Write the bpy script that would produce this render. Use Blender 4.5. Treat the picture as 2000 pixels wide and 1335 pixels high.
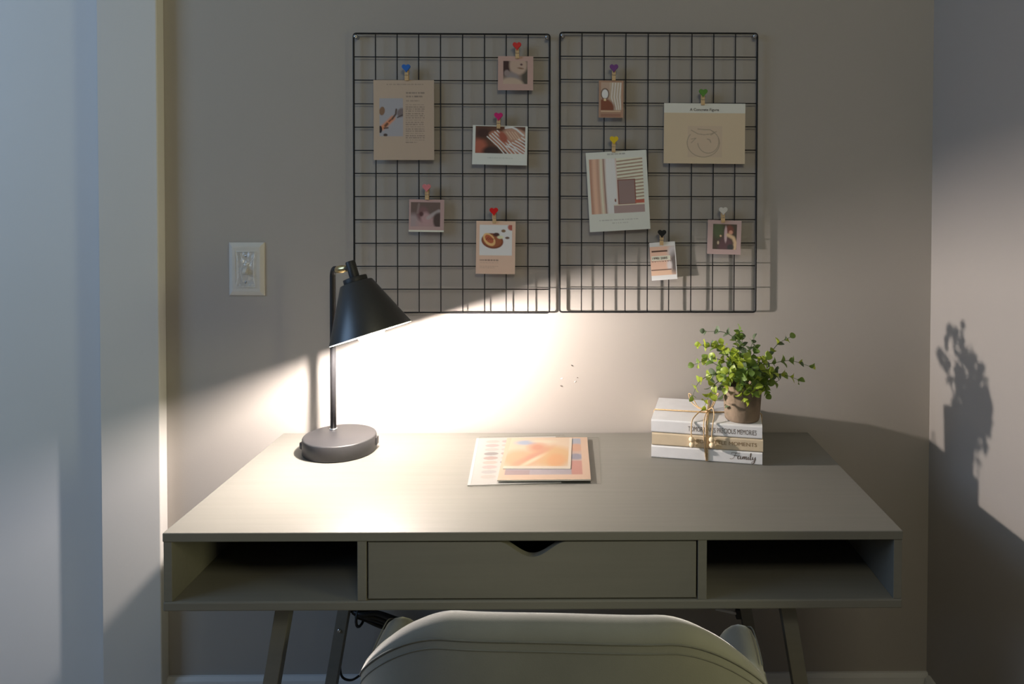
import bpy, bmesh, math, random
import numpy as np
from mathutils import Vector, Matrix

for o in list(bpy.data.objects):
    bpy.data.objects.remove(o, do_unlink=True)
scene = bpy.context.scene
col = scene.collection
R = math.radians
random.seed(7)

# ------------------------------------------------------------------ camera
cam_data = bpy.data.cameras.new('camera')
cam = bpy.data.objects.new('camera', cam_data)
col.objects.link(cam)
cam_data.sensor_width = 36.0
cam_data.lens = 25.711
cam_data.shift_x = -0.0709
cam_data.shift_y = -0.1326
cam_data.clip_start = 0.02
m = Matrix(((0.99992307, -0.00221555, -0.01220414),
            (-0.01215974, 0.01905357, -0.99974452),
            (0.00244752, 0.99981601, 0.01902516)))
cam.matrix_world = Matrix.Translation((0.06474, -1.67554, 1.29036)) @ m.to_4x4()
scene.camera = cam

# ------------------------------------------------------------------ world, large lights, exposure
world = bpy.data.worlds.new('dim_room')
scene.world = world
world.use_nodes = True
world.node_tree.nodes['Background'].inputs[0].default_value = (0.62, 0.70, 0.85, 1)
world.node_tree.nodes['Background'].inputs[1].default_value = 0.015

def area(name, loc, target, sx, sy, power, color):
    d = bpy.data.lights.new(name, 'AREA')
    d.shape = 'RECTANGLE'; d.size = sx; d.size_y = sy
    d.energy = power; d.color = color
    o = bpy.data.objects.new(name, d); col.objects.link(o)
    o.location = loc
    o.rotation_euler = (Vector(target) - Vector(loc)).to_track_quat('-Z', 'Y').to_euler()
    return o
area('window_daylight', (-2.65, -1.35, 1.95), (0.885, -0.35, 1.40), 1.1, 1.4, 22.0, (0.43, 0.66, 1.0))
area('ceiling_lamp_light', (0.35, -2.2, 2.5), (0.0, 0.0, 1.60), 0.6, 0.6, 11.0, (1.0, 0.92, 0.66))
area('hallway_lamp_light', (2.6, -1.68, 1.25), (0.1, -0.6, 0.7), 0.5, 0.9, 25.0, (1.0, 0.96, 0.50))

scene.view_settings.view_transform = 'Standard'
scene.view_settings.look = 'None'
scene.view_settings.gamma = 1.0
scene.view_settings.use_curve_mapping = False
scene.view_settings.exposure = 0.0

# ------------------------------------------------------------------ materials
def s2l(c):
    return tuple((x / 12.92 if x <= 0.04045 else ((x + 0.055) / 1.055) ** 2.4) for x in [v / 255 for v in c])

def mat(name, color, rough=0.5, metal=0.0, spec=0.5, var=0.05, scale=30.0, bump=0.0, bscale=200.0,
        stretch=None, sheen=0.0, coat=0.0):
    mt = bpy.data.materials.new(name); mt.use_nodes = True
    nt = mt.node_tree; b = nt.nodes['Principled BSDF']
    b.inputs['Roughness'].default_value = rough
    b.inputs['Metallic'].default_value = metal
    b.inputs['Specular IOR Level'].default_value = spec
    if sheen:
        b.inputs['Sheen Weight'].default_value = sheen
        b.inputs['Sheen Roughness'].default_value = 0.35
    if coat:
        b.inputs['Coat Weight'].default_value = coat
    tc = nt.nodes.new('ShaderNodeTexCoord')
    vec = tc.outputs['Object']
    if stretch:
        mp = nt.nodes.new('ShaderNodeMapping'); mp.inputs['Scale'].default_value = stretch
        nt.links.new(vec, mp.inputs['Vector']); vec = mp.outputs['Vector']
    n = nt.nodes.new('ShaderNodeTexNoise'); n.inputs['Scale'].default_value = scale
    n.inputs['Detail'].default_value = 4
    nt.links.new(vec, n.inputs['Vector'])
    r = nt.nodes.new('ShaderNodeValToRGB')
    lo = [max(0, c * (1 - var)) for c in color]; hi = [min(1, c * (1 + var)) for c in color]
    r.color_ramp.elements[0].color = (*lo, 1); r.color_ramp.elements[1].color = (*hi, 1)
    r.color_ramp.elements[0].position = 0.3; r.color_ramp.elements[1].position = 0.7
    nt.links.new(n.outputs['Fac'], r.inputs['Fac'])
    nt.links.new(r.outputs['Color'], b.inputs['Base Color'])
    if bump:
        n2 = nt.nodes.new('ShaderNodeTexNoise'); n2.inputs['Scale'].default_value = bscale
        n2.inputs['Detail'].default_value = 3
        nt.links.new(vec, n2.inputs['Vector'])
        bp = nt.nodes.new('ShaderNodeBump'); bp.inputs['Strength'].default_value = bump
        bp.inputs['Distance'].default_value = 0.002
        nt.links.new(n2.outputs['Fac'], bp.inputs['Height'])
        nt.links.new(bp.outputs['Normal'], b.inputs['Normal'])
    return mt

def clear_mat(name, tint, alpha, rough=0.1):
    mt = bpy.data.materials.new(name); mt.use_nodes = True
    nt = mt.node_tree; nt.nodes.remove(nt.nodes['Principled BSDF'])
    out = nt.nodes['Material Output']
    tr = nt.nodes.new('ShaderNodeBsdfTransparent'); tr.inputs[0].default_value = (*tint, 1)
    gl = nt.nodes.new('ShaderNodeBsdfGlossy'); gl.inputs['Roughness'].default_value = rough
    gl.inputs['Color'].default_value = (0.9, 0.9, 0.9, 1)
    tc = nt.nodes.new('ShaderNodeTexCoord')
    n = nt.nodes.new('ShaderNodeTexNoise'); n.inputs['Scale'].default_value = 60
    nt.links.new(tc.outputs['Object'], n.inputs['Vector'])
    bp = nt.nodes.new('ShaderNodeBump'); bp.inputs['Strength'].default_value = 0.3; bp.inputs['Distance'].default_value = 0.002
    nt.links.new(n.outputs['Fac'], bp.inputs['Height']); nt.links.new(bp.outputs['Normal'], gl.inputs['Normal'])
    mx = nt.nodes.new('ShaderNodeMixShader'); mx.inputs[0].default_value = alpha
    nt.links.new(tr.outputs[0], mx.inputs[1]); nt.links.new(gl.outputs[0], mx.inputs[2])
    nt.links.new(mx.outputs[0], out.inputs['Surface'])
    return mt

def leaf_mat(name, color, trans):
    mt = mat(name, color, rough=0.42, spec=0.45, var=0.18, scale=90)
    nt = mt.node_tree; b = nt.nodes['Principled BSDF']; out = nt.nodes['Material Output']
    t = nt.nodes.new('ShaderNodeBsdfTranslucent'); t.inputs[0].default_value = (*trans, 1)
    mx = nt.nodes.new('ShaderNodeMixShader'); mx.inputs[0].default_value = 0.38
    nt.links.new(b.outputs[0], mx.inputs[1]); nt.links.new(t.outputs[0], mx.inputs[2])
    nt.links.new(mx.outputs[0], out.inputs['Surface'])
    return mt

def print_mat():
    mt = bpy.data.materials.new('printed_paper'); mt.use_nodes = True
    nt = mt.node_tree; b = nt.nodes['Principled BSDF']
    a = nt.nodes.new('ShaderNodeAttribute'); a.attribute_name = 'ink'
    nt.links.new(a.outputs['Color'], b.inputs['Base Color'])
    b.inputs['Roughness'].default_value = 0.55
    b.inputs['Specular IOR Level'].default_value = 0.3
    return mt

M = {}
M['wall'] = mat('wall_paint', (0.40, 0.37, 0.34), 0.75, spec=0.25, var=0.015, scale=3, bump=0.06, bscale=350)
M['trim'] = mat('trim_paint', (0.62, 0.605, 0.58), 0.6, spec=0.3, var=0.01, scale=4, bump=0.04, bscale=250)
M['door'] = mat('door_paint', (0.66, 0.68, 0.70), 0.55, spec=0.3, var=0.02, scale=2)
M['base'] = mat('baseboard_paint', (0.62, 0.62, 0.62), 0.45, var=0.02, scale=5)
M['ceil'] = mat('ceiling_paint', (0.60, 0.59, 0.57), 0.8, spec=0.2, var=0.02)
M['floor'] = mat('floor_boards', (0.36, 0.30, 0.25), 0.5, var=0.2, scale=6, stretch=(1, 12, 1))
M['desk'] = mat('desk_paint', (0.182, 0.176, 0.156), 0.50, spec=0.35, var=0.035, scale=5, stretch=(1, 22, 22), bump=0.012, bscale=40)
M['black'] = mat('black_lamp_metal', (0.022, 0.022, 0.024), 0.48, spec=0.42, var=0.1, scale=300, bump=0.05, bscale=1500)
M['shade_black'] = mat('black_shade_enamel', (0.022, 0.022, 0.024), 0.36, spec=0.95, var=0.1, scale=300)
M['white_in'] = mat('shade_lining', (0.85, 0.84, 0.80), 0.5, var=0.02)
M['brass'] = mat('brass', (0.80, 0.62, 0.30), 0.3, metal=1.0, var=0.05)
M['steel'] = mat('steel', (0.6, 0.6, 0.6), 0.3, metal=1.0, var=0.05)
M['wire'] = mat('black_wire', (0.012, 0.012, 0.013), 0.55, spec=0.3, var=0.1, scale=200)
M['paper'] = mat('white_card', (0.80, 0.79, 0.76), 0.6, var=0.02)
M['print'] = print_mat()
M['pin'] = mat('pine_wood', (0.66, 0.46, 0.24), 0.6, var=0.12, scale=120, stretch=(8, 8, 1))
M['plastic_white'] = mat('white_plastic', (0.62, 0.60, 0.56), 0.3, var=0.02)
M['film'] = clear_mat('protective_film', (0.985, 0.985, 0.985), 0.11, 0.25)
M['sleeve'] = clear_mat('clear_plastic', (0.97, 0.97, 0.96), 0.13, 0.22)
M['hook'] = clear_mat('clear_hook', (0.6, 0.62, 0.64), 0.45, 0.2)
M['cord'] = mat('black_rubber', (0.012, 0.012, 0.014), 0.5, var=0.1)
M['book_white'] = mat('book_white', (0.74, 0.74, 0.75), 0.6, var=0.03, scale=40, bump=0.08, bscale=600)
M['book_beige'] = mat('book_beige', (0.62, 0.51, 0.36), 0.65, var=0.05, scale=40, bump=0.08, bscale=600)
M['pages'] = mat('book_pages', (0.74, 0.70, 0.62), 0.8, var=0.08, scale=40, stretch=(1, 1, 40))
M['ink'] = mat('brown_ink', (0.10, 0.065, 0.05), 0.6, var=0.1)
M['ink_tan'] = mat('tan_ink', (0.26, 0.17, 0.09), 0.6, var=0.1)
M['ink_grey'] = mat('grey_ink', (0.13, 0.12, 0.12), 0.6, var=0.1)
M['twine'] = mat('jute_twine', (0.58, 0.41, 0.22), 0.85, var=0.3, scale=500, bump=0.4, bscale=900)
M['bead'] = mat('wooden_bead', (0.84, 0.68, 0.47), 0.55, var=0.06, scale=120, stretch=(1, 1, 5))
M['pot'] = mat('pot_cement', (0.225, 0.165, 0.112), 0.8, var=0.16, scale=28, bump=0.3, bscale=160)
M['soil'] = mat('soil', (0.05, 0.035, 0.025), 0.95, var=0.3, scale=80, bump=0.6, bscale=150)
M['leaf1'] = leaf_mat('leaf_lime', (0.33, 0.43, 0.06), (0.54, 0.62, 0.06))
M['leaf2'] = leaf_mat('leaf_mid', (0.15, 0.24, 0.055), (0.27, 0.38, 0.05))
M['leaf3'] = leaf_mat('leaf_grey', (0.13, 0.175, 0.105), (0.14, 0.21, 0.09))
M['stem'] = mat('stem', (0.07, 0.11, 0.035), 0.6, var=0.2)
M['velvet'] = mat('grey_velvet', (0.21, 0.21, 0.19), 0.85, spec=0.15, var=0.10, scale=9, bump=0.1, bscale=700, sheen=0.9)
M['velvet_seam'] = mat('velvet_seam', (0.16, 0.16, 0.145), 0.9, spec=0.1, var=0.1, sheen=0.3)
M['chair_leg'] = mat('chair_leg_metal', (0.02, 0.02, 0.02), 0.4)
M['chip'] = mat('chipped_plaster', (0.12, 0.10, 0.09), 0.9, var=0.3, scale=500)
M['chip_l'] = mat('filler', (0.80, 0.78, 0.74), 0.8, var=0.05)
M['dark_in'] = mat('plain_board', (0.20, 0.19, 0.15), 0.6)

# ------------------------------------------------------------------ mesh helpers
def link(name, me, m_=None, parent=None, loc=(0, 0, 0), rot=(0, 0, 0), smooth=False):
    o = bpy.data.objects.new(name, me)
    col.objects.link(o)
    if m_ is not None and len(me.materials) == 0:
        me.materials.append(m_)
    if parent is not None:
        o.parent = parent
    o.location = loc; o.rotation_euler = rot
    if smooth:
        for p in me.polygons:
            p.use_smooth = True
    return o

def bm_mesh(name, bm):
    bmesh.ops.recalc_face_normals(bm, faces=bm.faces)
    me = bpy.data.meshes.new(name); bm.to_mesh(me); bm.free()
    return me

def box(name, lo, hi, m_, parent=None, bev=0.0, seg=2, **k):
    bm = bmesh.new()
    c = [(lo[i] + hi[i]) / 2 for i in range(3)]; s = [abs(hi[i] - lo[i]) for i in range(3)]
    bmesh.ops.create_cube(bm, size=1.0, matrix=Matrix.Translation(c) @ Matrix.Diagonal((*s, 1)))
    if bev:
        bmesh.ops.bevel(bm, geom=list(bm.edges), offset=bev, segments=seg, affect='EDGES', profile=0.5)
    return link(name, bm_mesh(name, bm), m_, parent, **k)

def add_tube(bm, pts, rad, sides=8, cap=True, closed=False):
    pts = [Vector(p) for p in pts]; n = len(pts)
    rads = rad if isinstance(rad, (list, tuple)) else [rad] * n
    rings = []; prev = None
    for i, p in enumerate(pts):
        if closed:
            t = (pts[(i + 1) % n] - pts[i - 1]).normalized()
        else:
            t = (pts[min(i + 1, n - 1)] - pts[max(i - 1, 0)]).normalized()
        if prev is None:
            ref = Vector((0, 0, 1)) if abs(t.z) < 0.9 else Vector((1, 0, 0))
            a = t.cross(ref).normalized()
        else:
            a = (prev - t * prev.dot(t)).normalized()
        prev = a; b = t.cross(a)
        rings.append([bm.verts.new(p + (a * math.cos(2 * math.pi * k / sides) + b * math.sin(2 * math.pi * k / sides)) * rads[i]) for k in range(sides)])
    m_ = n if closed else n - 1
    for i in range(m_):
        r0, r1 = rings[i], rings[(i + 1) % n]
        for k in range(sides):
            bm.faces.new((r0[k], r0[(k + 1) % sides], r1[(k + 1) % sides], r1[k]))
    if cap and not closed:
        bm.faces.new(rings[0]); bm.faces.new(rings[-1])

def tube(name, pts, rad, m_, parent=None, sides=8, closed=False, **k):
    bm = bmesh.new(); add_tube(bm, pts, rad, sides, True, closed)
    return link(name, bm_mesh(name, bm), m_, parent, smooth=True, **k)

def smooth_path(pts, n=8):
    P = [Vector(p) for p in pts]; P = [2 * P[0] - P[1]] + P + [2 * P[-1] - P[-2]]
    out = []
    for i in range(1, len(P) - 2):
        for j in range(n):
            t = j / n; a, b, c, d = P[i - 1], P[i], P[i + 1], P[i + 2]
            out.append(0.5 * ((2 * b) + (c - a) * t + (2 * a - 5 * b + 4 * c - d) * t * t + (3 * b - a - 3 * c + d) * t ** 3))
    out.append(P[-2])
    return out

def lathe(name, prof, m_, parent=None, seg=48, closed=False, mat_fn=None, smooth=True, **k):
    bm = bmesh.new(); rings = []
    for r, z in prof:
        if r < 1e-6:
            rings.append([bm.verts.new((0, 0, z))])
        else:
            rings.append([bm.verts.new((r * math.cos(2 * math.pi * i / seg), r * math.sin(2 * math.pi * i / seg), z)) for i in range(seg)])
    pairs = list(zip(rings[:-1], rings[1:]))
    if closed:
        pairs.append((rings[-1], rings[0]))
    for a, b in pairs:
        for i in range(seg):
            j = (i + 1) % seg
            if len(a) == 1 and len(b) == 1: continue
            if len(a) == 1: bm.faces.new((a[0], b[i], b[j]))
            elif len(b) == 1: bm.faces.new((a[i], a[j], b[0]))
            else: bm.faces.new((a[i], a[j], b[j], b[i]))
    return link(name, bm_mesh(name, bm), m_, parent, smooth=smooth, **k)

def sharp(o, ang=40):
    me = o.data
    bm = bmesh.new(); bm.from_mesh(me)
    for e in bm.edges:
        if len(e.link_faces) == 2 and e.calc_face_angle(0) > R(ang):
            e.smooth = False
    bm.to_mesh(me); bm.free()
    return o

def prism(name, poly, d0, d1, m_, parent=None, plane='xz', bev=0.0, **k):
    """polygon in the given plane extruded between d0 and d1 along the third axis"""
    bm = bmesh.new()
    def P(a, b, d):
        return (a, d, b) if plane == 'xz' else ((a, b, d) if plane == 'xy' else (d, a, b))
    v0 = [bm.verts.new(P(a, b, d0)) for a, b in poly]; v1 = [bm.verts.new(P(a, b, d1)) for a, b in poly]
    f0 = bm.faces.new(v0); bm.faces.new(list(reversed(v1)))
    n = len(poly)
    for i in range(n):
        bm.faces.new((v0[i], v0[(i + 1) % n], v1[(i + 1) % n], v1[i]))
    if bev:
        es = [e for e in bm.edges if abs((e.verts[0].co - e.verts[1].co).dot(Vector(P(0, 0, 1)))) < 1e-7]
        bmesh.ops.bevel(bm, geom=es, offset=bev, segments=2, affect='EDGES', profile=0.5)
    return link(name, bm_mesh(name, bm), m_, parent, **k)

def sphere(name, c, r, m_, parent=None, sx=1, sy=1, sz=1, u=16, v=10, **k):
    bm = bmesh.new()
    bmesh.ops.create_uvsphere(bm, u_segments=u, v_segments=v, radius=r, matrix=Matrix.Translation(c) @ Matrix.Diagonal((sx, sy, sz, 1)))
    return link(name, bm_mesh(name, bm), m_, parent, smooth=True, **k)

def empty(name, loc, rot=(0, 0, 0)):
    o = bpy.data.objects.new(name, None); col.objects.link(o)
    o.empty_display_size = 0.03
    o.location = loc; o.rotation_euler = rot
    return o

def tag(o, label, cat, group=None):
    o['label'] = label; o['category'] = cat
    if group: o['group'] = group
    return o

def struct(o):
    o['kind'] = 'structure'
    return o

def text_mesh(name, body, width, height, m_, parent, loc, thick=0.0002, bold=0.0, upright=True):
    cu = bpy.data.curves.new('txt', 'FONT'); cu.body = body; cu.size = 1.0; cu.resolution_u = 3
    cu.offset = bold
    t = bpy.data.objects.new('txt', cu); col.objects.link(t)
    dg = bpy.context.evaluated_depsgraph_get(); dg.update()
    me = bpy.data.meshes.new_from_object(t.evaluated_get(dg))
    bpy.data.objects.remove(t, do_unlink=True); bpy.data.curves.remove(cu)
    n = len(me.vertices); co = np.zeros(n * 3); me.vertices.foreach_get('co', co); co = co.reshape(-1, 3)
    lo, hi = co.min(0), co.max(0)
    x = (co[:, 0] - lo[0]) / (hi[0] - lo[0]) * width
    y = (co[:, 1] - lo[1]) / (hi[1] - lo[1]) * height
    if upright:
        new = np.stack([x, np.zeros(n), y], 1)
    else:
        new = np.stack([x, y, np.zeros(n)], 1)
    me.vertices.foreach_set('co', new.ravel()); me.update()
    me.materials.clear()
    return link(name, me, m_, parent, loc=loc)

# ------------------------------------------------------------------ room
XR = 0.8856; XS = -0.8689; XL = -1.0019; CEIL = 2.6
wall = struct(box('wall_back', (XS - 0.01, 0, 0), (XR + 0.02, 0.1, CEIL), M['wall']))
struct(box('wall_right', (XR, -0.80, 0), (3.4, 0, CEIL), M['wall']))
struct(box('trim_1', (XL, -0.030, 0), (XS, 0.0, CEIL), M['trim'], bev=0.0025))
struct(box('door_1', (-2.3, 0.006, 0), (XL + 0.02, 0.05, CEIL), M['door']))
struct(box('floor', (-2.6, -4.0, -0.05), (3.4, 0.1, 0), M['floor']))
struct(box('ceiling', (-2.6, -4.0, CEIL), (3.4, 0.1, CEIL + 0.05), M['ceil']))

def baseboard(name, axis):
    prof = [(0, 0), (0.016, 0), (0.016, 0.150), (0.013, 0.158), (0.011, 0.168), (0.006, 0.1765), (0, 0.1765)]
    if axis == 'x':
        o = prism(name, [(-a, b) for a, b in prof], XS, XR, M['base'], plane='yz')
    else:
        o = prism(name, [(XR - a, b) for a, b in prof], -0.80, -0.016, M['base'], plane='xz')
    return struct(o)
baseboard('baseboard_back', 'x'); baseboard('baseboard_right', 'y')

def chip(x, z, s, m_, ang):
    pts = []
    for i in range(8):
        a = 2 * math.pi * i / 8; r = s * (0.7 + 0.5 * random.random())
        px, pz = r * math.cos(a) * 1.5, r * math.sin(a) * 0.7
        pts.append((x + px * math.cos(ang) - pz * math.sin(ang), z + px * math.sin(ang) + pz * math.cos(ang)))
    prism('paint_chip', pts, -0.0012, 0.002, m_, wall)
chip(0.0328, 0.8445, 0.0022, M['chip'], -0.5)
chip(0.0568, 0.8918, 0.0016, M['chip'], -1.0)
chip(0.0333, 0.8620, 0.0018, M['chip_l'], 0.3)
chip(0.0699, 0.8640, 0.0012, M['chip'], 0.0)
chip(0.0640, 0.8546, 0.0016, M['chip_l'], 0.8)

# ------------------------------------------------------------------ desk
ZT = 0.74
desk = tag(empty('writing_desk', (0, -0.25, 0)), 'grey-green painted writing desk with one drawer and two open cubbies', 'desk')
def dbox(name, lo, hi, bev=0.0012, m_=None, parent=None):
    return box(name, (lo[0], lo[1] + 0.25, lo[2]), (hi[0], hi[1] + 0.25, hi[2]), m_ or M['desk'], parent or desk, bev=bev)
T = 0.0148
dbox('desk_top', (-0.6, -0.5, ZT - T), (0.6, -0.01, ZT), bev=0.0016)
ZB = 0.612
dbox('bottom_panel', (-0.6, -0.5, ZB), (0.6, -0.01, ZB + 0.0155), bev=0.0025)
for s in (-1, 1):
    dbox('side_panel', (min(s * 0.599, s * 0.5855), -0.4985, ZB + 0.0155), (max(s * 0.599, s * 0.5855), -0.012, ZT - T), bev=0.0006)
dbox('divider', (-0.2875, -0.4985, ZB + 0.0155), (-0.2730, -0.025, ZT - T), bev=0.0006)
dbox('divider', (0.2650, -0.4985, ZB + 0.0155), (0.2795, -0.025, ZT - T), bev=0.0006)
dbox('back_panel', (-0.5855, -0.025, ZB + 0.0155), (0.5855, -0.012, ZT - T), bev=0.0)
# drawer front with the scooped finger pull
x0, x1, z0, z1 = -0.2705, 0.2625, ZB + 0.0180, ZT - T - 0.0025
poly = [(x0, z0), (x1, z0), (x1, z1)]
cx_, hw, dp = -0.0045, 0.0535, 0.0245
for i in range(0, 33):
    t = 1 - 2 * i / 32
    f = (0.5 + 0.5 * math.cos(math.pi * t))
    f = f ** 0.85
    poly.append((cx_ + hw * t, z1 - dp * f))
poly.append((x0, z1))
drawer = prism('drawer', poly, 0.0, 0.014, M['desk'], desk, plane='xz', bev=0.0012, loc=(0, -0.2475, 0))
box('drawer_box', (x0 + 0.012, 0.0140, z0 + 0.004), (x1 - 0.012, 0.43, z0 + 0.012), M['dark_in'], drawer)
for s in (x0 + 0.012, x1 - 0.022):
    box('drawer_side', (s, 0.014, z0 + 0.012), (s + 0.010, 0.43, z0 + 0.070), M['dark_in'], drawer)
# splayed legs
def leg(sx, yfront, depth, top_x, slope=0.172, w=0.0255):
    bm = bmesh.new(); vs = []
    for z in (ZB, 0.0):
        xo = top_x + slope * (ZB - z)
        for (a, y) in ((xo, yfront), (xo - w, yfront), (xo - w, yfront + depth), (xo, yfront + depth)):
            vs.append(bm.verts.new((sx * a, y + 0.25, z)))
    bm.faces.new(vs[:4]); bm.faces.new(vs[4:])
    for i in range(4):
        bm.faces.new((vs[i], vs[(i + 1) % 4], vs[4 + (i + 1) % 4], vs[4 + i]))
    bmesh.ops.recalc_face_normals(bm, faces=bm.faces)
    bmesh.ops.bevel(bm, geom=list(bm.edges), offset=0.0012, segments=2, affect='EDGES', profile=0.5)
    return link('leg', bm_mesh('leg', bm), M['desk'], desk)
for s in (-1, 1):
    leg(s, -0.452, 0.022, 0.4355)
    rl = leg(s, -0.092, 0.022, 0.4130)
    if s < 0:
        o = lathe('screw', [(0.0, 0.0022), (0.0014, 0.0022), (0.0018, 0.0030), (0.0036, 0.0026), (0.0040, 0.0), ], M['steel'], rl, seg=20,
                  loc=(-0.4485, 0.158 - 0.0002, 0.334), rot=(R(90), 0, 0))
    # slanted side rail under the top joining front and rear leg
    dbox('leg_rail', (min(s * 0.395, s * 0.42), -0.43, ZB - 0.022), (max(s * 0.395, s * 0.42), -0.07, ZB), bev=0.001)
# thin brace rod running to the rear right leg
tube('brace_rod', [(0.375, 0.165, 0.3745), (0.424, 0.165, 0.3630)], 0.0035, M['base'], desk, sides=10)
box('brace_bracket', (0.420, 0.160, 0.352), (0.447, 0.176, 0.374), M['cord'], desk, bev=0.002)

# ------------------------------------------------------------------ cords behind the chair
bun = tag(empty('cable_bundle', (-0.42, -0.06, 0.34)), 'bundle of black cables tied beside the rear left desk leg', 'cable')
for i, (dy, dz, e) in enumerate([(0, 0, 0.0), (-0.012, 0.010, 0.012), (0.01, -0.012, -0.012), (-0.02, 0.018, 0.028), (0.0, 0.012, 0.02)]):
    tube('cable', smooth_path([(-0.005, dy, 0.012 + dz), (0.02, dy - 0.01, 0.010 + dz), (0.05, dy, -0.006 + dz + e * 0.4), (0.10, dy + 0.01, -0.030 + e), (0.17, 0.035, -0.055 + e * 0.5)]), 0.0042, M['cord'], bun)
tube('cable_tie', [(0.012 + 0.003 * math.cos(a), -0.006 + 0.030 * math.cos(a), 0.016 + 0.024 * math.sin(a)) for a in [2 * math.pi * i / 16 for i in range(16)]], 0.003, M['cord'], bun, closed=True)
pc = tag(tube('power_cord', smooth_path([(-0.452, -0.006, 0.80 - 0.09), (-0.452, -0.0055, 0.5), (-0.447, -0.045, 0.345), (-0.452, -0.045, 0.29), (-0.462, -0.045, 0.235),
     (-0.457, -0.05, 0.205), (-0.438, -0.05, 0.196), (-0.418, -0.05, 0.206), (-0.395, -0.045, 0.226), (-0.345, -0.02, 0.250)]), 0.0026, M['cord']),
     'thin black power cord looping down beside the rear left desk leg', 'cord')

# ------------------------------------------------------------------ desk lamp
lamp = tag(empty('desk_lamp', (-0.436, -0.123, ZT)), 'black desk lamp with conical metal shade, switched on', 'lamp')
LB = Vector((-0.436, -0.123, ZT))
b_ = lathe('base', [(0, 0.0), (0.0735, 0.0), (0.0755, 0.002), (0.0755, 0.031), (0.0745, 0.0328), (0.0725, 0.0335), (0, 0.0335)], M['black'], lamp, seg=96)
sharp(b_, 50)
k1 = R(192)
dial = lathe('dial', [(0, -0.006), (0.0095, -0.006), (0.0105, -0.005), (0.0105, 0.005), (0.0095, 0.006), (0, 0.006)], M['black'], b_, seg=32,
             loc=(0.0705 * math.cos(k1), 0.0705 * math.sin(k1), 0.0165), rot=(0, 0, k1))
box('charging_port', (0.0735, 0.003, 0.010), (0.0775, 0.019, 0.026), M['cord'], b_, bev=0.0008)
PO = Vector((-0.462, -0.0856, 0)) - Vector((LB.x, LB.y, 0))
lathe('pole_collar', [(0, 0.0335), (0.0085, 0.0335), (0.0085, 0.0355), (0.006, 0.0365), (0, 0.0365)], M['steel'], lamp, seg=24, loc=(PO.x, PO.y, 0))
RC = Vector((-0.3408, -0.2250, 1.0088)) - LB          # centre of the shade's rim
NU = Vector((-0.3052, 0.1110, 0.9460)).normalized() # shade axis, upwards
HEAD = RC + NU * 0.139
arm_top = 1.1265 - ZT
d = Vector((HEAD.x - PO.x, HEAD.y - PO.y, 0)); L = d.length; d.normalize()
pts = [(PO.x, PO.y, 0.033), (PO.x, PO.y, 0.2), (PO.x, PO.y, arm_top - 0.022)]
for i in range(1, 9):
    a = R(90 * i / 8)
    pts.append((PO.x + d.x * 0.020 * (1 - math.cos(a)), PO.y + d.y * 0.020 * (1 - math.cos(a)), arm_top - 0.022 + 0.020 * math.sin(a)))
pts.append((PO.x + d.x * 0.048, PO.y + d.y * 0.048, arm_top - 0.001))
tube('pole', pts, 0.0062, M['black'], lamp, sides=20)
p1 = Vector((PO.x + d.x * 0.046, PO.y + d.y * 0.046, arm_top - 0.001))
pe = HEAD - NU * 0.002
tube('swivel', [p1, p1.lerp(pe, 0.30), p1.lerp(pe, 0.31), p1.lerp(pe, 0.62)], [0.0080, 0.0080, 0.0066, 0.0066], M['brass'], lamp, sides=16)
rotq = NU.to_track_quat('Z', 'Y').to_euler()
sharp(lathe('socket_head', [(0, -0.024), (0.0098, -0.024), (0.0098, 0.010), (0.0090, 0.0112), (0, 0.0112)], M['black'], lamp, seg=32, loc=HEAD, rot=rotq), 50)
tube('socket_joint', [p1.lerp(pe, 0.60), pe], 0.0048, M['black'], lamp, sides=14)
# shade: outer and inner skins, joined at the rim
rt, rb, hs = 0.0315, 0.0814, 0.1060
sh = lathe('shade', [(rb, 0.0), (rb - 0.0002, 0.0008), (rt + 0.0005, hs - 0.001), (rt - 0.001, hs), (0.0, hs), (0.0, hs - 0.0015), (rt - 0.003, hs - 0.0015), (rb - 0.0014, 0.0)], M['shade_black'], lamp, seg=96, closed=False, loc=RC, rot=rotq)
me = sh.data; me.materials.append(M['white_in'])
seg = 96
for p in me.polygons:
    c = p.center; rr = math.hypot(c.x, c.y)
    rout = rb + (rt - rb) * c.z / hs
    if rr < rout - 0.0009 and c.z < hs - 0.0007:
        p.material_index = 1
sharp(sh, 35)
lathe('rim', [(rb + 0.0002, -0.0006), (rb + 0.0004, 0.0006), (rb - 0.0016, 0.0006), (rb - 0.0016, -0.0006)], M['white_in'], sh, seg=96, closed=True)
sharp(lathe('shade_cap', [(0, hs), (0.0235, hs), (0.0235, hs + 0.0095), (0.0225, hs + 0.0105), (0, hs + 0.0105)], M['black'], sh, seg=40), 50)
bulb_mat = bpy.data.materials.new('glowing_bulb'); bulb_mat.use_nodes = True
nt = bulb_mat.node_tree; nt.nodes.remove(nt.nodes['Principled BSDF'])
tr = nt.nodes.new('ShaderNodeBsdfTransparent'); em = nt.nodes.new('ShaderNodeEmission')
em.inputs[0].default_value = (1, 0.90, 0.72, 1); em.inputs[1].default_value = 3.0
ad = nt.nodes.new('ShaderNodeAddShader')
nt.links.new(tr.outputs[0], ad.inputs[0]); nt.links.new(em.outputs[0], ad.inputs[1])
nt.links.new(ad.outputs[0], nt.nodes['Material Output'].inputs['Surface'])
prof = [(0, -0.0225)] + [(0.0275 * math.sin(R(a)), 0.005 - 0.0275 * math.cos(R(a))) for a in range(15, 120, 12)] + [(0.014, 0.034), (0.0135, 0.045), (0, 0.045)]
bulb = lathe('bulb', prof, bulb_mat, lamp, seg=32, loc=RC, rot=rotq)
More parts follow.
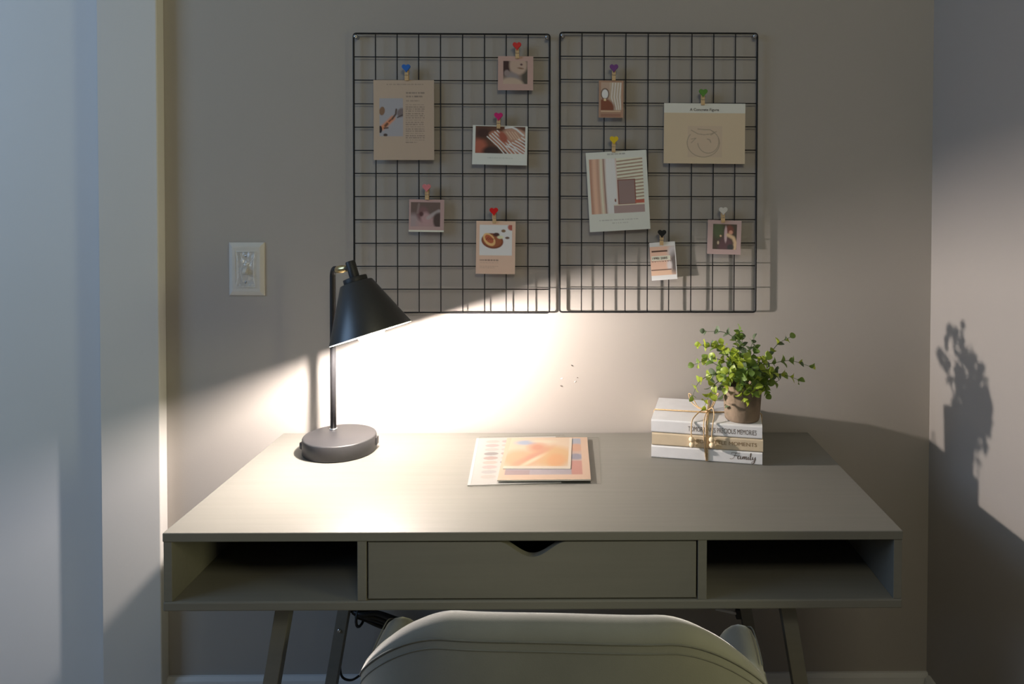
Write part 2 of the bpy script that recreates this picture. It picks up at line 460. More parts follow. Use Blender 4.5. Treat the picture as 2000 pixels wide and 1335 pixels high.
lathe('bulb_base', [(0, 0.045), (0.0135, 0.045), (0.0135, 0.070), (0.016, 0.071), (0.016, hs - 0.002), (0, hs - 0.002)], M['white_in'], sh, seg=24)
ld = bpy.data.lights.new('bulb_light', 'POINT'); ld.energy = 44.0; ld.color = (1.0, 0.885, 0.81); ld.shadow_soft_size = 0.011
lo_ = bpy.data.objects.new('bulb_light', ld); col.objects.link(lo_); lo_.parent = lamp
lo_.location = RC + NU * 0.0085
# the bulb throws more light sideways than straight down its own axis (its photometric distribution)
ld.use_nodes = True
lt = ld.node_tree; le = lt.nodes['Emission']
lg = lt.nodes.new('ShaderNodeNewGeometry')
dt = lt.nodes.new('ShaderNodeVectorMath'); dt.operation = 'DOT_PRODUCT'; dt.inputs[1].default_value = NU
lt.links.new(lg.outputs['Incoming'], dt.inputs[0])
sq = lt.nodes.new('ShaderNodeMath'); sq.operation = 'POWER'; sq.inputs[1].default_value = 2.0
ab = lt.nodes.new('ShaderNodeMath'); ab.operation = 'ABSOLUTE'
lt.links.new(dt.outputs['Value'], ab.inputs[0]); lt.links.new(ab.outputs[0], sq.inputs[0])
ms = lt.nodes.new('ShaderNodeMath'); ms.operation = 'MULTIPLY_ADD'; ms.inputs[1].default_value = -0.85; ms.inputs[2].default_value = 1.0
lt.links.new(sq.outputs[0], ms.inputs[0]); lt.links.new(ms.outputs[0], le.inputs['Strength'])

# ------------------------------------------------------------------ wire grids
def wire_grid(name, x0, x1, zb, zt, tilt, label):
    w, h = x1 - x0, zt - zb
    g = tag(empty(name, (x0, -0.0115, zb), (0, R(tilt), 0)), label, 'wire grid', 'black wire grid boards on the wall')
    rc, fr, wr = 0.006, 0.0021, 0.00125
    P = []
    for (cx, cz, a0) in ((w - rc, h - rc, 0), (rc, h - rc, 90), (rc, rc, 180), (w - rc, rc, 270)):
        for i in range(5):
            a = R(a0 + 90 * i / 4); P.append((cx + rc * math.cos(a), 0, cz + rc * math.sin(a)))
    tube('frame', P, fr, M['wire'], g, sides=10, closed=True)
    rnd = random.Random(x0)
    for i in range(1, 9):
        x = w * i / 9 + rnd.uniform(-0.0006, 0.0006)
        tube('wire', [(x, -0.0016, 0), (x + rnd.uniform(-0.0004, 0.0004), -0.0016, h / 2), (x, -0.0016, h)], wr, M['wire'], g, sides=7)
    for i in range(1, 12):
        z = h * i / 12 + rnd.uniform(-0.0006, 0.0006)
        tube('wire', [(0, 0.0008, z), (w / 2, 0.0008, z + rnd.uniform(-0.0006, 0.0006)), (w, 0.0008, z)], wr, M['wire'], g, sides=7)
    return g
wire_grid('wire_grid', -0.4374, 0.0052, 1.0155, 1.647, 0.0, 'left black wire grid board, above the lamp')
wire_grid('wire_grid', 0.0286, 0.4768, 1.0172, 1.6515, 0.0, 'right black wire grid board, above the plant and books')
for (x, z, which) in ((-0.4318, 1.6398, 'top left corner of the left wire grid'), (-0.0005, 1.6405, 'top right corner of the left wire grid'),
                      (0.0345, 1.6445, 'top left corner of the right wire grid'), (0.4700, 1.6450, 'top right corner of the right wire grid')):
    h = tag(empty('wall_hook', (x, 0, z)), 'small clear plastic hook at the ' + which, 'hook', 'clear hooks holding the wire grids')
    lathe('hook_body', [(0, 0), (0.0045, 0), (0.0045, 0.003), (0.0028, 0.004), (0.0028, 0.0145), (0.0045, 0.0155), (0.0045, 0.018), (0, 0.0185)], M['hook'], h, seg=16, rot=(R(90), 0, 0))
    lathe('pin', [(0, 0.0183), (0.0014, 0.0183), (0.0014, 0.0195), (0, 0.0198)], M['steel'], h, seg=12, rot=(R(90), 0, 0))

# ------------------------------------------------------------------ printed cards
K = 3.1
def px(c):
    """card colour as seen in the dim light, turned into paper colour"""
    v = np.array(s2l(c)) * K
    return np.clip(v * 0.80 + v.mean() * 0.20, 0, 0.86)

class Canvas:
    def __init__(s, nx, ny, base):
        s.nx, s.ny = nx, ny
        u = (np.arange(nx) + 0.5) / nx; v = (np.arange(ny) + 0.5) / ny
        s.u, s.v = np.meshgrid(u, v)
        s.c = np.ones((ny, nx, 3)) * np.array(base)
    def mix(s, a, colr):
        a = np.clip(a, 0, 1)[..., None]; s.c = s.c * (1 - a) + np.array(colr) * a
    def rect(s, u0, v0, u1, v1, colr, al=1.0):
        s.mix(al * ((s.u >= u0) & (s.u <= u1) & (s.v >= v0) & (s.v <= v1)).astype(float), colr)
    def blob(s, cu, cv, ru, rv, colr, soft=0.3, rot=0, al=1.0, clip=None):
        du, dv = s.u - cu, s.v - cv
        a = R(rot); x = du * math.cos(a) + dv * math.sin(a); y = -du * math.sin(a) + dv * math.cos(a)
        d = np.sqrt((x / ru) ** 2 + (y / rv) ** 2)
        m_ = al * np.clip((1 + soft / 2 - d) / max(soft, 1e-3), 0, 1)
        if clip: m_ = m_ * ((s.u >= clip[0]) & (s.v >= clip[1]) & (s.u <= clip[2]) & (s.v <= clip[3]))
        s.mix(m_, colr)
    def line(s, pts, wd, colr, al=1.0, clip=None, asp=1.0):
        m_ = np.zeros_like(s.u)
        for (a, b), (c, d) in zip(pts[:-1], pts[1:]):
            ux, uy = c - a, (d - b) * asp; L2 = ux * ux + uy * uy + 1e-12
            t = np.clip(((s.u - a) * ux + (s.v - b) * asp * uy) / L2, 0, 1)
            dist = np.sqrt((s.u - a - t * ux) ** 2 + ((s.v - b) * asp - t * uy) ** 2)
            m_ = np.maximum(m_, np.clip(1.5 - dist / wd, 0, 1))
        if clip: m_ = m_ * ((s.u >= clip[0]) & (s.v >= clip[1]) & (s.u <= clip[2]) & (s.v <= clip[3]))
        s.mix(m_ * al, colr)
    def textline(s, u0, u1, v, hgt, colr, al, seed):
        rn = random.Random(seed); u = u0
        while u < u1 - 0.01:
            w = min(rn.uniform(0.02, 0.07), u1 - u)
            s.rect(u, v - hgt / 2, u + w, v + hgt / 2, colr, al * rn.uniform(0.7, 1.0))
            u += w + 0.012

def curl(t):            # t: 0 at the top edge, 1 at the bottom
    return -0.0030 * max(0, t - 0.25) ** 2

def canvas_mesh(name, cv, w, h, off, flat=False, bend=True):
    ny, nx = cv.ny, cv.nx
    xs = np.linspace(-w / 2, w / 2, nx + 1); zs = np.linspace(h / 2, -h / 2, ny + 1)
    gx, gz = np.meshgrid(xs, zs)
    if flat:
        co = np.stack([gx, gz, np.full_like(gx, off)], -1)
    else:
        t = (h / 2 - gz) / h
        gy = (-0.0030 * np.maximum(0, t - 0.25) ** 2 if bend else 0) - off
        co = np.stack([gx, gy + 0 * gx, gz], -1)
    me = bpy.data.meshes.new(name)
    nv = (nx + 1) * (ny + 1); nf = nx * ny
    me.vertices.add(nv); me.vertices.foreach_set('co', co.reshape(-1))
    i = np.arange(nf); r = i // nx; c = i % nx; a = r * (nx + 1) + c
    idx = np.stack([a, a + nx + 1, a + nx + 2, a + 1], 1).astype(np.int32)
    me.loops.add(nf * 4); me.loops.foreach_set('vertex_index', idx.ravel())
    me.polygons.add(nf); me.polygons.foreach_set('loop_start', np.arange(0, nf * 4, 4, dtype=np.int32))
    me.update(calc_edges=True)
    at = me.attributes.new('ink', 'FLOAT_COLOR', 'POINT')
    cc = np.pad(cv.c, ((0, 1), (0, 1), (0, 0)), mode='edge')
    col4 = np.concatenate([cc.reshape(-1, 3), np.ones((nv, 1))], 1)
    at.data.foreach_set('color', col4.ravel().astype(np.float32))
    return me

def paper_body(name, w, h, m_, parent, th=0.0004):
    bm = bmesh.new(); n = 10; fr = []; bk = []
    for i in range(n + 1):
        t = i / n; z = h / 2 - t * h; y = curl(t)
        fr.append([bm.verts.new((s * w / 2, y, z)) for s in (-1, 1)])
        bk.append([bm.verts.new((s * w / 2, y + th, z)) for s in (-1, 1)])
    for i in range(n):
        bm.faces.new((fr[i][0], fr[i + 1][0], fr[i + 1][1], fr[i][1]))
        bm.faces.new((bk[i][0], bk[i][1], bk[i + 1][1], bk[i + 1][0]))
        for s in (0, 1):
            bm.faces.new((fr[i][s], fr[i + 1][s], bk[i + 1][s], bk[i][s]))
    bm.faces.new((fr[0][0], fr[0][1], bk[0][1], bk[0][0])); bm.faces.new((fr[n][0], fr[n][1], bk[n][1], bk[n][0]))
    return link(name, bm_mesh(name, bm), m_, parent)

def card(name, cx, cz, w, h, ang, cv, label, cat='card', y=-0.0150, lean=0.0):
    e = tag(empty(name, (cx, y, cz), (R(lean), -R(ang), 0)), label, cat, 'cards clipped on the wire grids')
    paper_body('paper', w, h, M['paper'], e)
    link('print', canvas_mesh('print', cv, w, h, 0.00015), M['print'], e)
    return e

# 1: magazine article
W = px((140, 142, 136))
cv = Canvas(118, 156, px((120, 104, 88)))
cv.textline(0.22, 0.84, 0.055, 0.012, px((88, 76, 66)), 0.7, 1)
cv.rect(0.10, 0.23, 0.495, 0.705, px((104, 102, 106)))
cl = (0.10, 0.23, 0.495, 0.705)
cv.blob(0.145, 0.39, 0.045, 0.055, px((88, 64, 44)), 0.2, 20, clip=cl)
cv.line([(0.15, 0.60), (0.24, 0.54), (0.32, 0.48)], 0.038, px((142, 84, 46)), clip=cl, asp=1.3)
cv.line([(0.20, 0.575), (0.23, 0.55)], 0.02, px((70, 44, 30)), clip=cl, asp=1.3)
cv.line([(0.26, 0.52), (0.29, 0.50)], 0.012, px((80, 44, 28)), clip=cl, asp=1.3)
cv.line([(0.31, 0.49), (0.37, 0.43), (0.38, 0.37)], 0.014, px((56, 42, 34)), clip=cl, asp=1.3)
cv.blob(0.46, 0.41, 0.07, 0.055, px((78, 68, 68)), 0.4, -20, clip=cl)
cv.line([(0.40, 0.47), (0.48, 0.44)], 0.010, px((52, 44, 44)), clip=cl, asp=1.3)
cv.blob(0.115, 0.62, 0.03, 0.045, px((34, 28, 28)), 0.2, clip=cl)
cv.blob(0.20, 0.69, 0.035, 0.018, px((48, 38, 34)), 0.4, clip=cl)
cv.line([(0.18, 0.605), (0.24, 0.60)], 0.012, px((56, 40, 34)), clip=cl, asp=1.3)
cv.textline(0.545, 0.85, 0.165, 0.022, px((72, 62, 56)), 0.8, 3)
cv.textline(0.545, 0.82, 0.210, 0.022, px((72, 62, 56)), 0.8, 4)
cv.textline(0.545, 0.76, 0.262, 0.010, px((86, 74, 66)), 0.7, 5)
for i in range(18):
    cv.textline(0.53, 0.85 if i < 17 else 0.72, 0.31 + i * 0.0277, 0.011, px((84, 72, 64)), 0.85, 10 + i)
cv.rect(0.18, 0.895, 0.80, 0.900, px((104, 90, 78)))
card('article_card', -0.3238, 1.4521, 0.1362, 0.1802, 0.19, cv, 'beige article card with a column of text, under the blue heart peg')

# 2: pink framed face of a statue (plain stand-in)
cv = Canvas(70, 68, px((124, 98, 90)))
cl = (0.155, 0.145, 0.845, 0.83)
cv.rect(*cl, px((86, 72, 64)))
cv.blob(0.22, 0.33, 0.13, 0.26, px((42, 24, 24)), 0.4, clip=cl)
cv.blob(0.80, 0.55, 0.12, 0.4, px((52, 46, 38)), 0.6, clip=cl)
cv.blob(0.58, 0.28, 0.25, 0.27, px((122, 102, 88)), 0.3, clip=cl)
cv.blob(0.42, 0.62, 0.20, 0.13, px((92, 84, 84)), 0.6, 20, clip=cl)
cv.blob(0.65, 0.36, 0.09, 0.022, px((88, 64, 48)), 0.8, 8, clip=cl)
cv.blob(0.67, 0.25, 0.035, 0.03, px((60, 36, 40)), 0.6, clip=cl)
cv.blob(0.26, 0.50, 0.08, 0.09, px((94, 82, 80)), 0.5, clip=cl)
cv.blob(0.42, 0.84, 0.33, 0.20, px((124, 106, 90)), 0.3, 10, clip=cl)
card('portrait_card', -0.0717, 1.5585, 0.0796, 0.0768, -0.18, cv, 'pink bordered square card with a pale face, top right of the left grid')

# 3: striped cushions
cv = Canvas(107, 77, W)
cl = (0.055, 0.022, 0.965, 0.715)
cv.rect(*cl, px((66, 40, 28)))
cv.blob(0.13, 0.55, 0.13, 0.2, px((118, 56, 36)), 0.7, clip=cl)
cv.blob(0.20, 0.20, 0.14, 0.14, px((46, 28, 24)), 0.8, clip=cl)
cv.blob(0.35, 0.66, 0.16, 0.12, px((40, 28, 26)), 0.6, clip=cl)
cv.blob(0.66, 0.46, 0.44, 0.20, px((120, 76, 56)), 0.12, 40, clip=cl)
cv.blob(0.78, 0.24, 0.24, 0.17, px((124, 92, 74)), 0.3, 20, clip=cl)
lt = px((176, 154, 138))
for i in range(5):
    cv.line([(0.27 + i * 0.045, 0.29 - i * 0.04), (0.46 + i * 0.05, 0.52 - i * 0.03), (0.64 + i * 0.06, 0.80 - i * 0.02)], 0.010, lt, clip=cl, asp=0.72)
cv.blob(0.56, 0.30, 0.07, 0.15, px((112, 52, 34)), 0.5, -20, clip=cl)
for i in range(6):
    cv.line([(0.62 + i * 0.055, 0.52 - i * 0.045), (0.76 + i * 0.05, 0.60 - i * 0.04), (0.93 + i * 0.05, 0.74 - i * 0.03)], 0.011, px((190, 178, 168)), clip=cl, asp=0.72)
cv.line([(0.60, 0.06), (0.72, 0.04), (0.80, 0.09), (0.93, 0.24)], 0.016, px((186, 162, 136)), clip=cl, asp=0.72)
for i in range(4):
    cv.line([(0.62 + i * 0.05, 0.16), (0.72 + i * 0.05, 0.34)], 0.008, px((160, 128, 106)), 0.7, clip=cl, asp=0.72)
cv.textline(0.28, 0.75, 0.83, 0.016, px((116, 120, 112)), 0.6, 31)
card('stripe_card', -0.1071, 1.3959, 0.1240, 0.0886, -1.16, cv, 'white landscape photo card of brown striped cushions under the magenta heart peg')

# 4: dusky pink soft picture (plain stand-in)
cv = Canvas(68, 64, px((122, 98, 94)))
cl = (0.06, 0.09, 0.90, 0.845)
cv.rect(*cl, px((72, 58, 52)))
cv.blob(0.16, 0.75, 0.34, 0.28, px((108, 94, 94)), 0.6, 20, clip=cl)
cv.blob(0.55, 0.78, 0.3, 0.28, px((118, 92, 90)), 0.6, clip=cl)
cv.blob(0.40, 0.46, 0.17, 0.23, px((84, 58, 58)), 0.5, clip=cl)
cv.blob(0.48, 0.58, 0.13, 0.18, px((120, 92, 92)), 0.6, clip=cl)
cv.blob(0.36, 0.46, 0.06, 0.07, px((58, 34, 34)), 0.7, clip=cl)
cv.line([(0.55, 0.58), (0.70, 0.46), (0.86, 0.36)], 0.05, px((116, 108, 108)), 0.8, clip=cl)
cv.line([(0.25, 0.42), (0.29, 0.15)], 0.03, px((98, 84, 80)), 0.7, clip=cl)
cv.blob(0.84, 0.66, 0.14, 0.24, px((54, 42, 38)), 0.4, clip=cl)
cv.rect(0, 0.96, 1, 1, px((170, 142, 128)))
card('dusky_card', -0.2731, 1.2363, 0.0793, 0.0732, -0.72, cv, 'dusky pink square card with a blurred picture under the pale pink heart peg')

# 5: toast
cv = Canvas(76, 104, px((146, 122, 104)))
cl = (0.09, 0.08, 0.915, 0.655)
cv.rect(*cl, px((146, 154, 160)))
cv.blob(0.42, 0.38, 0.28, 0.145, px((84, 40, 18)), 0.08, 5, clip=cl)
cv.blob(0.42, 0.375, 0.24, 0.12, px((106, 54, 24)), 0.15, 5, clip=cl)
cv.blob(0.34, 0.355, 0.17, 0.105, px((178, 116, 60)), 0.1, 28, clip=cl)
cv.blob(0.34, 0.345, 0.12, 0.065, px((126, 56, 22)), 0.15, 28, clip=cl)
for i in range(4):
    cv.line([(0.26 + i * 0.05, 0.36 + i * 0.0), (0.32 + i * 0.05, 0.31 + i * 0.01)], 0.008, px((84, 34, 14)), clip=cl, asp=1.35)
cv.blob(0.52, 0.26, 0.08, 0.035, px((52, 30, 26)), 0.4, clip=cl)
cv.blob(0.70, 0.19, 0.055, 0.028, px((84, 62, 40)), 0.4, clip=cl)
cv.blob(0.80, 0.32, 0.055, 0.022, px((74, 54, 42)), 0.4, clip=cl)
cv.blob(0.62, 0.31, 0.08, 0.03, px((176, 148, 112)), 0.5, clip=cl)
cv.blob(0.90, 0.12, 0.09, 0.06, px((120, 52, 40)), 0.4, clip=cl)
cv.textline(0.10, 0.58, 0.745, 0.020, px((86, 62, 50)), 0.8, 51)
for i in range(4):
    cv.textline(0.10, 0.60 - 0.1 * (i == 3), 0.795 + i * 0.032, 0.009, px((114, 92, 78)), 0.7, 52 + i)
card('toast_card', -0.1166, 1.1644, 0.0889, 0.1200, -0.68, cv, 'peach card with a photo of toast on a brown plate', lean=0)

# 6: mirror and curtain
cv = Canvas(52, 72, px((112, 84, 66)))
cl = (0.09, 0.05, 0.93, 0.80)
cv.rect(*cl, px((128, 112, 96)))
for i in range(8):
    cv.line([(0.52 + i * 0.055, 0.08), (0.47 + i * 0.055, 0.45), (0.60 + i * 0.045, 0.78)], 0.022, px((176, 164, 144) if i % 2 else (118, 106, 90)), 0.75, clip=cl, asp=1.4)
cv.rect(0.09, 0.05, 0.44, 0.55, px((120, 98, 84)), 0.8)
cv.blob(0.26, 0.37, 0.17, 0.155, px((62, 44, 34)), 0.15, clip=cl)
cv.blob(0.26, 0.37, 0.13, 0.125, px((172, 160, 148)), 0.15, clip=cl)
cv.blob(0.30, 0.70, 0.36, 0.20, px((86, 42, 24)), 0.35, 10, clip=cl)
cv.rect(0.22, 0.50, 0.30, 0.56, px((170, 130, 92)))
cv.rect(0.10, 0.82, 0.90, 0.85, px((156, 128, 100)), 0.7)
cv.rect(0.10, 0.90, 0.90, 0.98, px((98, 62, 48)), 0.7)
card('mirror_card', 0.1444, 1.5011, 0.0558, 0.0840, -0.36, cv, 'small brown card of a round mirror and curtain under the purple heart peg')

# 7: line drawing
cv = Canvas(158, 116, px((134, 120, 98)))
cv.rect(0, 0, 1, 0.165, px((138, 138, 132)))
lnc = px((104, 92, 76))
cv.rect(0.30, 0.38, 0.72, 0.90, px((130, 115, 97)))
cv.line([(0.49 + 0.20 * math.cos(a), 0.66 + 0.235 * math.sin(a)) for a in [R(-60 + i * 12) for i in range(24)]], 0.0045, lnc, clip=None, asp=0.73)
cv.line([(0.55 + 0.13 * math.cos(a), 0.64 + 0.19 * math.sin(a)) for a in [R(-20 + i * 12) for i in range(17)]], 0.0045, lnc, asp=0.73)
cv.line([(0.34, 0.45), (0.42, 0.51), (0.50, 0.525), (0.58, 0.51), (0.65, 0.47)], 0.0045, lnc, asp=0.73)
cv.line([(0.42, 0.43), (0.50, 0.44), (0.57, 0.44), (0.63, 0.485), (0.58, 0.53)], 0.0045, lnc, asp=0.73)
cv.line([(0.54, 0.595), (0.57, 0.61), (0.58, 0.65)], 0.006, lnc, asp=0.73)
cv.line([(0.34, 0.60), (0.40, 0.58), (0.34, 0.66)], 0.004, lnc, asp=0.73)
fig = card('figure_card', 0.3569, 1.4241, 0.1848, 0.1366, -0.36, cv, 'wide cream card with a faint line drawing under the green heart peg')
text_mesh('lettering', 'A Concrete Figure', 0.066, 0.0082, M['ink_grey'], fig, (-0.034, -0.0008, 0.0490), bold=0.012)

# 8: blinds
cv = Canvas(118, 156, W)
cl = (0.055, 0.09, 0.935, 0.785)
cv.rect(*cl, px((140, 112, 96)))
for i, (u, c) in enumerate([(0.08, (128, 92, 74)), (0.14, (150, 118, 98)), (0.21, (134, 100, 82)), (0.26, (162, 140, 124)), (0.31, (126, 98, 84)), (0.35, (168, 160, 152)), (0.40, (150, 156, 154)), (0.45, (168, 172, 166))]):
    cv.blob(u, 0.43, 0.045, 0.6, px(c), 0.9, clip=cl)
cv.line([(0.285, 0.09), (0.30, 0.785)], 0.007, px((88, 62, 56)), 0.8, clip=cl)
cv.rect(0.50, 0.09, 0.935, 0.68, px((176, 152, 126)))
for i in range(13):
    v = 0.12 + i * 0.043
    cv.line([(0.50, v + 0.012), (0.935, v - 0.012)], 0.011, px((104, 76, 58)), 0.9, clip=(0.50, 0.09, 0.935, 0.66), asp=1.3)
cv.rect(0.50, 0.36, 0.80, 0.68, px((92, 52, 44)))
cv.rect(0.52, 0.375, 0.78, 0.665, px((98, 80, 78)))
cv.rect(0.78, 0.62, 0.935, 0.665, px((130, 60, 44)))
cv.rect(0.42, 0.68, 0.935, 0.785, px((112, 94, 92)))
cv.rect(0.42, 0.672, 0.935, 0.688, px((160, 138, 124)))
cv.blob(0.455, 0.62, 0.012, 0.022, px((90, 50, 40)), 0.3)
cv.textline(0.36, 0.66, 0.035, 0.016, px((92, 92, 90)), 0.7, 81)
cv.textline(0.17, 0.83, 0.865, 0.012, px((106, 106, 102)), 0.7, 82)
cv.textline(0.38, 0.64, 0.905, 0.012, px((106, 106, 102)), 0.6, 83)
card('blinds_card', 0.1608, 1.2933, 0.1376, 0.1799, 3.27, cv, 'large tilted white photo card of window blinds under the yellow heart peg')

# 9: card with dates
cv = Canvas(52, 76, px((172, 166, 152)))
cl = (0.0, 0.115, 0.99, 0.875)
cv.rect(*cl, px((148, 118, 100)))
cv.blob(0.92, 0.26, 0.22, 0.18, px((130, 126, 128)), 0.8, clip=cl)
cv.blob(0.95, 0.58, 0.20, 0.28, px((72, 66, 64)), 0.8, clip=cl)
cv.blob(0.74, 0.62, 0.10, 0.13, px((142, 134, 134)), 0.8, clip=cl)
cv.rect(0.07, 0.225, 0.70, 0.265, px((58, 38, 30)))
cv.rect(0.05, 0.365, 0.78, 0.49, px((162, 146, 130)))
for i in range(16):
    cv.rect(0.03 + i * 0.05, 0.495 + 0.01 * (i % 2), 0.06 + i * 0.05, 0.515 + 0.01 * (i % 2), px((74, 54, 44)))
cv.rect(0.02, 0.725, 0.80, 0.755, px((60, 36, 24)), 0.9)
cv.rect(0.02, 0.755, 0.80, 0.875, px((160, 120, 96)), 0.7)
dc = card('dates_card', 0.2646, 1.1344, 0.0585, 0.0859, 4.07, cv, 'narrow brown photo card with dates under the black heart peg')
text_mesh('lettering', '1990: 2005', 0.034, 0.0056, M['ink'], dc, (-0.0245, -0.0011, 0.0040), bold=0.014)

# 10: green portrait (plain stand-in)
cv = Canvas(66, 66, px((122, 102, 100)))
cl = (0.16, 0.12, 0.88, 0.86)
cv.rect(*cl, px((52, 46, 38)))
cv.blob(0.32, 0.30, 0.16, 0.24, px((56, 64, 44)), 0.7, clip=cl)
cv.blob(0.55, 0.75, 0.22, 0.26, px((66, 46, 50)), 0.6, clip=cl)
cv.blob(0.66, 0.30, 0.12, 0.15, px((84, 46, 36)), 0.5, clip=cl)
cv.blob(0.55, 0.42, 0.045, 0.24, px((130, 110, 112)), 0.4, clip=cl)
cv.blob(0.70, 0.36, 0.06, 0.06, px((140, 96, 76)), 0.5, clip=cl)
cv.line([(0.62, 0.44), (0.78, 0.52), (0.84, 0.66), (0.82, 0.84)], 0.05, px((158, 124, 92)), 0.9, clip=cl)
cv.blob(0.33, 0.67, 0.03, 0.05, px((124, 112, 90)), 0.6, clip=cl)
cv.blob(0.40, 0.47, 0.03, 0.03, px((144, 118, 88)), 0.6, clip=cl)
cv.blob(0.70, 0.80, 0.10, 0.09, px((44, 44, 44)), 0.5, clip=cl)
card('green_card', 0.4032, 1.1886, 0.0766, 0.0773, -1.65, cv, 'mauve bordered square card with a dark green picture, lower right of the right grid')

# ------------------------------------------------------------------ heart clothespins
def heart_poly(s):
    P = []
    for i in range(28):
        t = 2 * math.pi * i / 28
        x = 16 * math.sin(t) ** 3
        y = 13 * math.cos(t) - 5 * math.cos(2 * t) - 2 * math.cos(3 * t) - math.cos(4 * t)
        P.append((x / 16 * s, (y + 2.5) / 16 * s))
    return P
heart_me = prism('heart', heart_poly(0.0098), 0.0, 0.004, None, None, bev=0.0007)
hm = heart_me.data; bpy.data.objects.remove(heart_me, do_unlink=True)
bm = bmesh.new()     # one arm of the peg, length along -z, jaw at the bottom
ap = [(0.0, 0.006), (0.0022, 0.006), (0.0030, -0.004), (0.0034, -0.010), (0.0034, -0.023), (0.0022, -0.0265), (0.0, -0.0268), (0.0, -0.014), (-0.0006, -0.011), (0.0, -0.008)]
def arm_mesh():
    bm = bmesh.new()
    a = [bm.verts.new((-0.0041, y, z)) for y, z in ap]; b = [bm.verts.new((0.0041, y, z)) for y, z in ap]
    bm.faces.new(a); bm.faces.new(list(reversed(b)))
    for i in range(len(ap)):
        j = (i + 1) % len(ap); bm.faces.new((a[i], a[j], b[j], b[i]))
    return bm_mesh('peg_arm', bm)
am = arm_mesh(); am.materials.append(M['pin'])
def spring_mesh():
    bm = bmesh.new()
    add_tube(bm, [(-0.0046, -0.0005, -0.0112), (0.0046, -0.0005, -0.0112)], 0.0013, 10)
    add_tube(bm, [(-0.0044, -0.0006, -0.0112), (-0.0044, -0.0042, -0.0150), (0.0044, -0.0042, -0.0150), (0.0044, -0.0006, -0.0112)], 0.0005, 6)
    me = bm_mesh('peg_spring', bm); me.materials.append(M['steel']); return me
sm = spring_mesh()
hearts = [('blue', (0.02, 0.14, 0.52), -0.3169, 1.5675, 'holding the article card'), ('red', (0.62, 0.006, 0.010), -0.0681, 1.6181, 'on the pale face card'),
          ('magenta', (0.62, 0.004, 0.17), -0.1096, 1.4601, 'on the striped cushion card'), ('pale pink', (0.74, 0.24, 0.26), -0.2714, 1.2990, 'on the dusky pink card'),
          ('bright red', (0.75, 0.012, 0.012), -0.1200, 1.2460, 'on the toast card'), ('purple', (0.12, 0.006, 0.20), 0.1504, 1.5696, 'on the mirror card'),
          ('green', (0.07, 0.24, 0.02), 0.3524, 1.5150, 'on the line drawing card'), ('yellow', (0.78, 0.56, 0.005), 0.1509, 1.4078, 'on the window blinds card'),
          ('black', (0.010, 0.010, 0.011), 0.2604, 1.1968, 'on the narrow dates card'), ('white', (0.72, 0.69, 0.64), 0.3994, 1.2483, 'on the mauve bordered card')]
for nm, c, x, z, where in hearts:
    e = tag(empty('heart_clothespin', (x, -0.0163, z), (0, R(random.uniform(-2, 2)), 0)), 'mini wooden clothespin with a ' + nm + ' heart ' + where, 'clothespin', 'heart clothespins on the wire grids')
    mh = mat('heart_paint_' + nm.replace(' ', '_'), c, 0.45, var=0.05)
    h = link('heart', hm.copy(), None, e, loc=(0, -0.0078, 0)); h.data.materials.clear(); h.data.materials.append(mh)
    link('peg_arm', am, None, e, rot=(0, 0, R(180)))
    link('peg_arm', am, None, e, loc=(0, 0.0036, 0))
    link('peg_spring', sm, None, e)

# ------------------------------------------------------------------ light switch
sw = tag(empty('light_switch', (-0.6844, 0, 1.1135)), 'white light switch with wrinkled protective film on the wall', 'light switch')
bm = bmesh.new()
W2, H2 = 0.0400, 0.0606
rings = [(W2, H2, 0.0), (W2, H2, 0.002), (W2 - 0.0012, H2 - 0.0012, 0.0034), (W2 - 0.008, H2 - 0.009, 0.0066), (W2 - 0.0105, H2 - 0.0115, 0.0070)]
prev = None
for (a, b, yy) in rings:
    r_ = [bm.verts.new((s * a, -yy, t * b)) for s, t in ((-1, -1), (1, -1), (1, 1), (-1, 1))]
    if prev:
        for i in range(4): bm.faces.new((prev[i], prev[(i + 1) % 4], r_[(i + 1) % 4], r_[i]))
    prev = r_
bm.faces.new(prev)
link('plate', bm_mesh('plate', bm), M['plastic_white'], sw)
tg = box('toggle', (-0.005, -0.0085, -0.012), (0.005, -0.007, 0.012), M['plastic_white'], sw, bev=0.0005)
prism('lever', [(-0.0065, -0.003), (-0.018, -0.010), (-0.0195, -0.0065), (-0.0085, 0.005)], -0.0036, 0.0036, M['plastic_white'], tg, plane='yz')
for s in (-1, 1):
    lathe('screw', [(0, 0.0082), (0.0020, 0.0080), (0.0030, 0.0070), (0, 0.0068)], M['steel'], sw, seg=16, loc=(0, 0, s * 0.030), rot=(R(90), 0, 0))
bm = bmesh.new(); n = 26; gr = []
rn = random.Random(5)
for i in range(n + 1):
    row = []
    for j in range(n + 1):
        u, v = i / n * 2 - 1, j / n * 2 - 1
        wx = 0.0215 - 0.0035 * (1 - v * v); x = u * wx; z = v * 0.040
        y = -0.0086 - 0.0036 * max(0, 1 - (x / 0.012) ** 2) * max(0, 1 - (z / 0.024) ** 2) - 0.0011 * math.sin(u * 7 + v * 3) * math.sin(v * 9 - u * 4) - 0.0009 * rn.random()
        row.append(bm.verts.new((x, y, z)))
    gr.append(row)
for i in range(n):
    for j in range(n):
        bm.faces.new((gr[i][j], gr[i + 1][j], gr[i + 1][j + 1], gr[i][j + 1]))
film = link('protective_film', bm_mesh('film', bm), M['film'], sw)
hour = []
for (u, v) in [(-1, 1 - 2 * i / 14) for i in range(15)] + [(1, -1 + 2 * i / 14) for i in range(15)]:
    hour.append((u * (0.0215 - 0.0040 * (1 - v * v)), -0.0094 - 0.0004 * math.sin(9 * v), v * 0.0405))
tube('film_fold', hour, 0.00055, M['paper'], film, sides=6, closed=True)
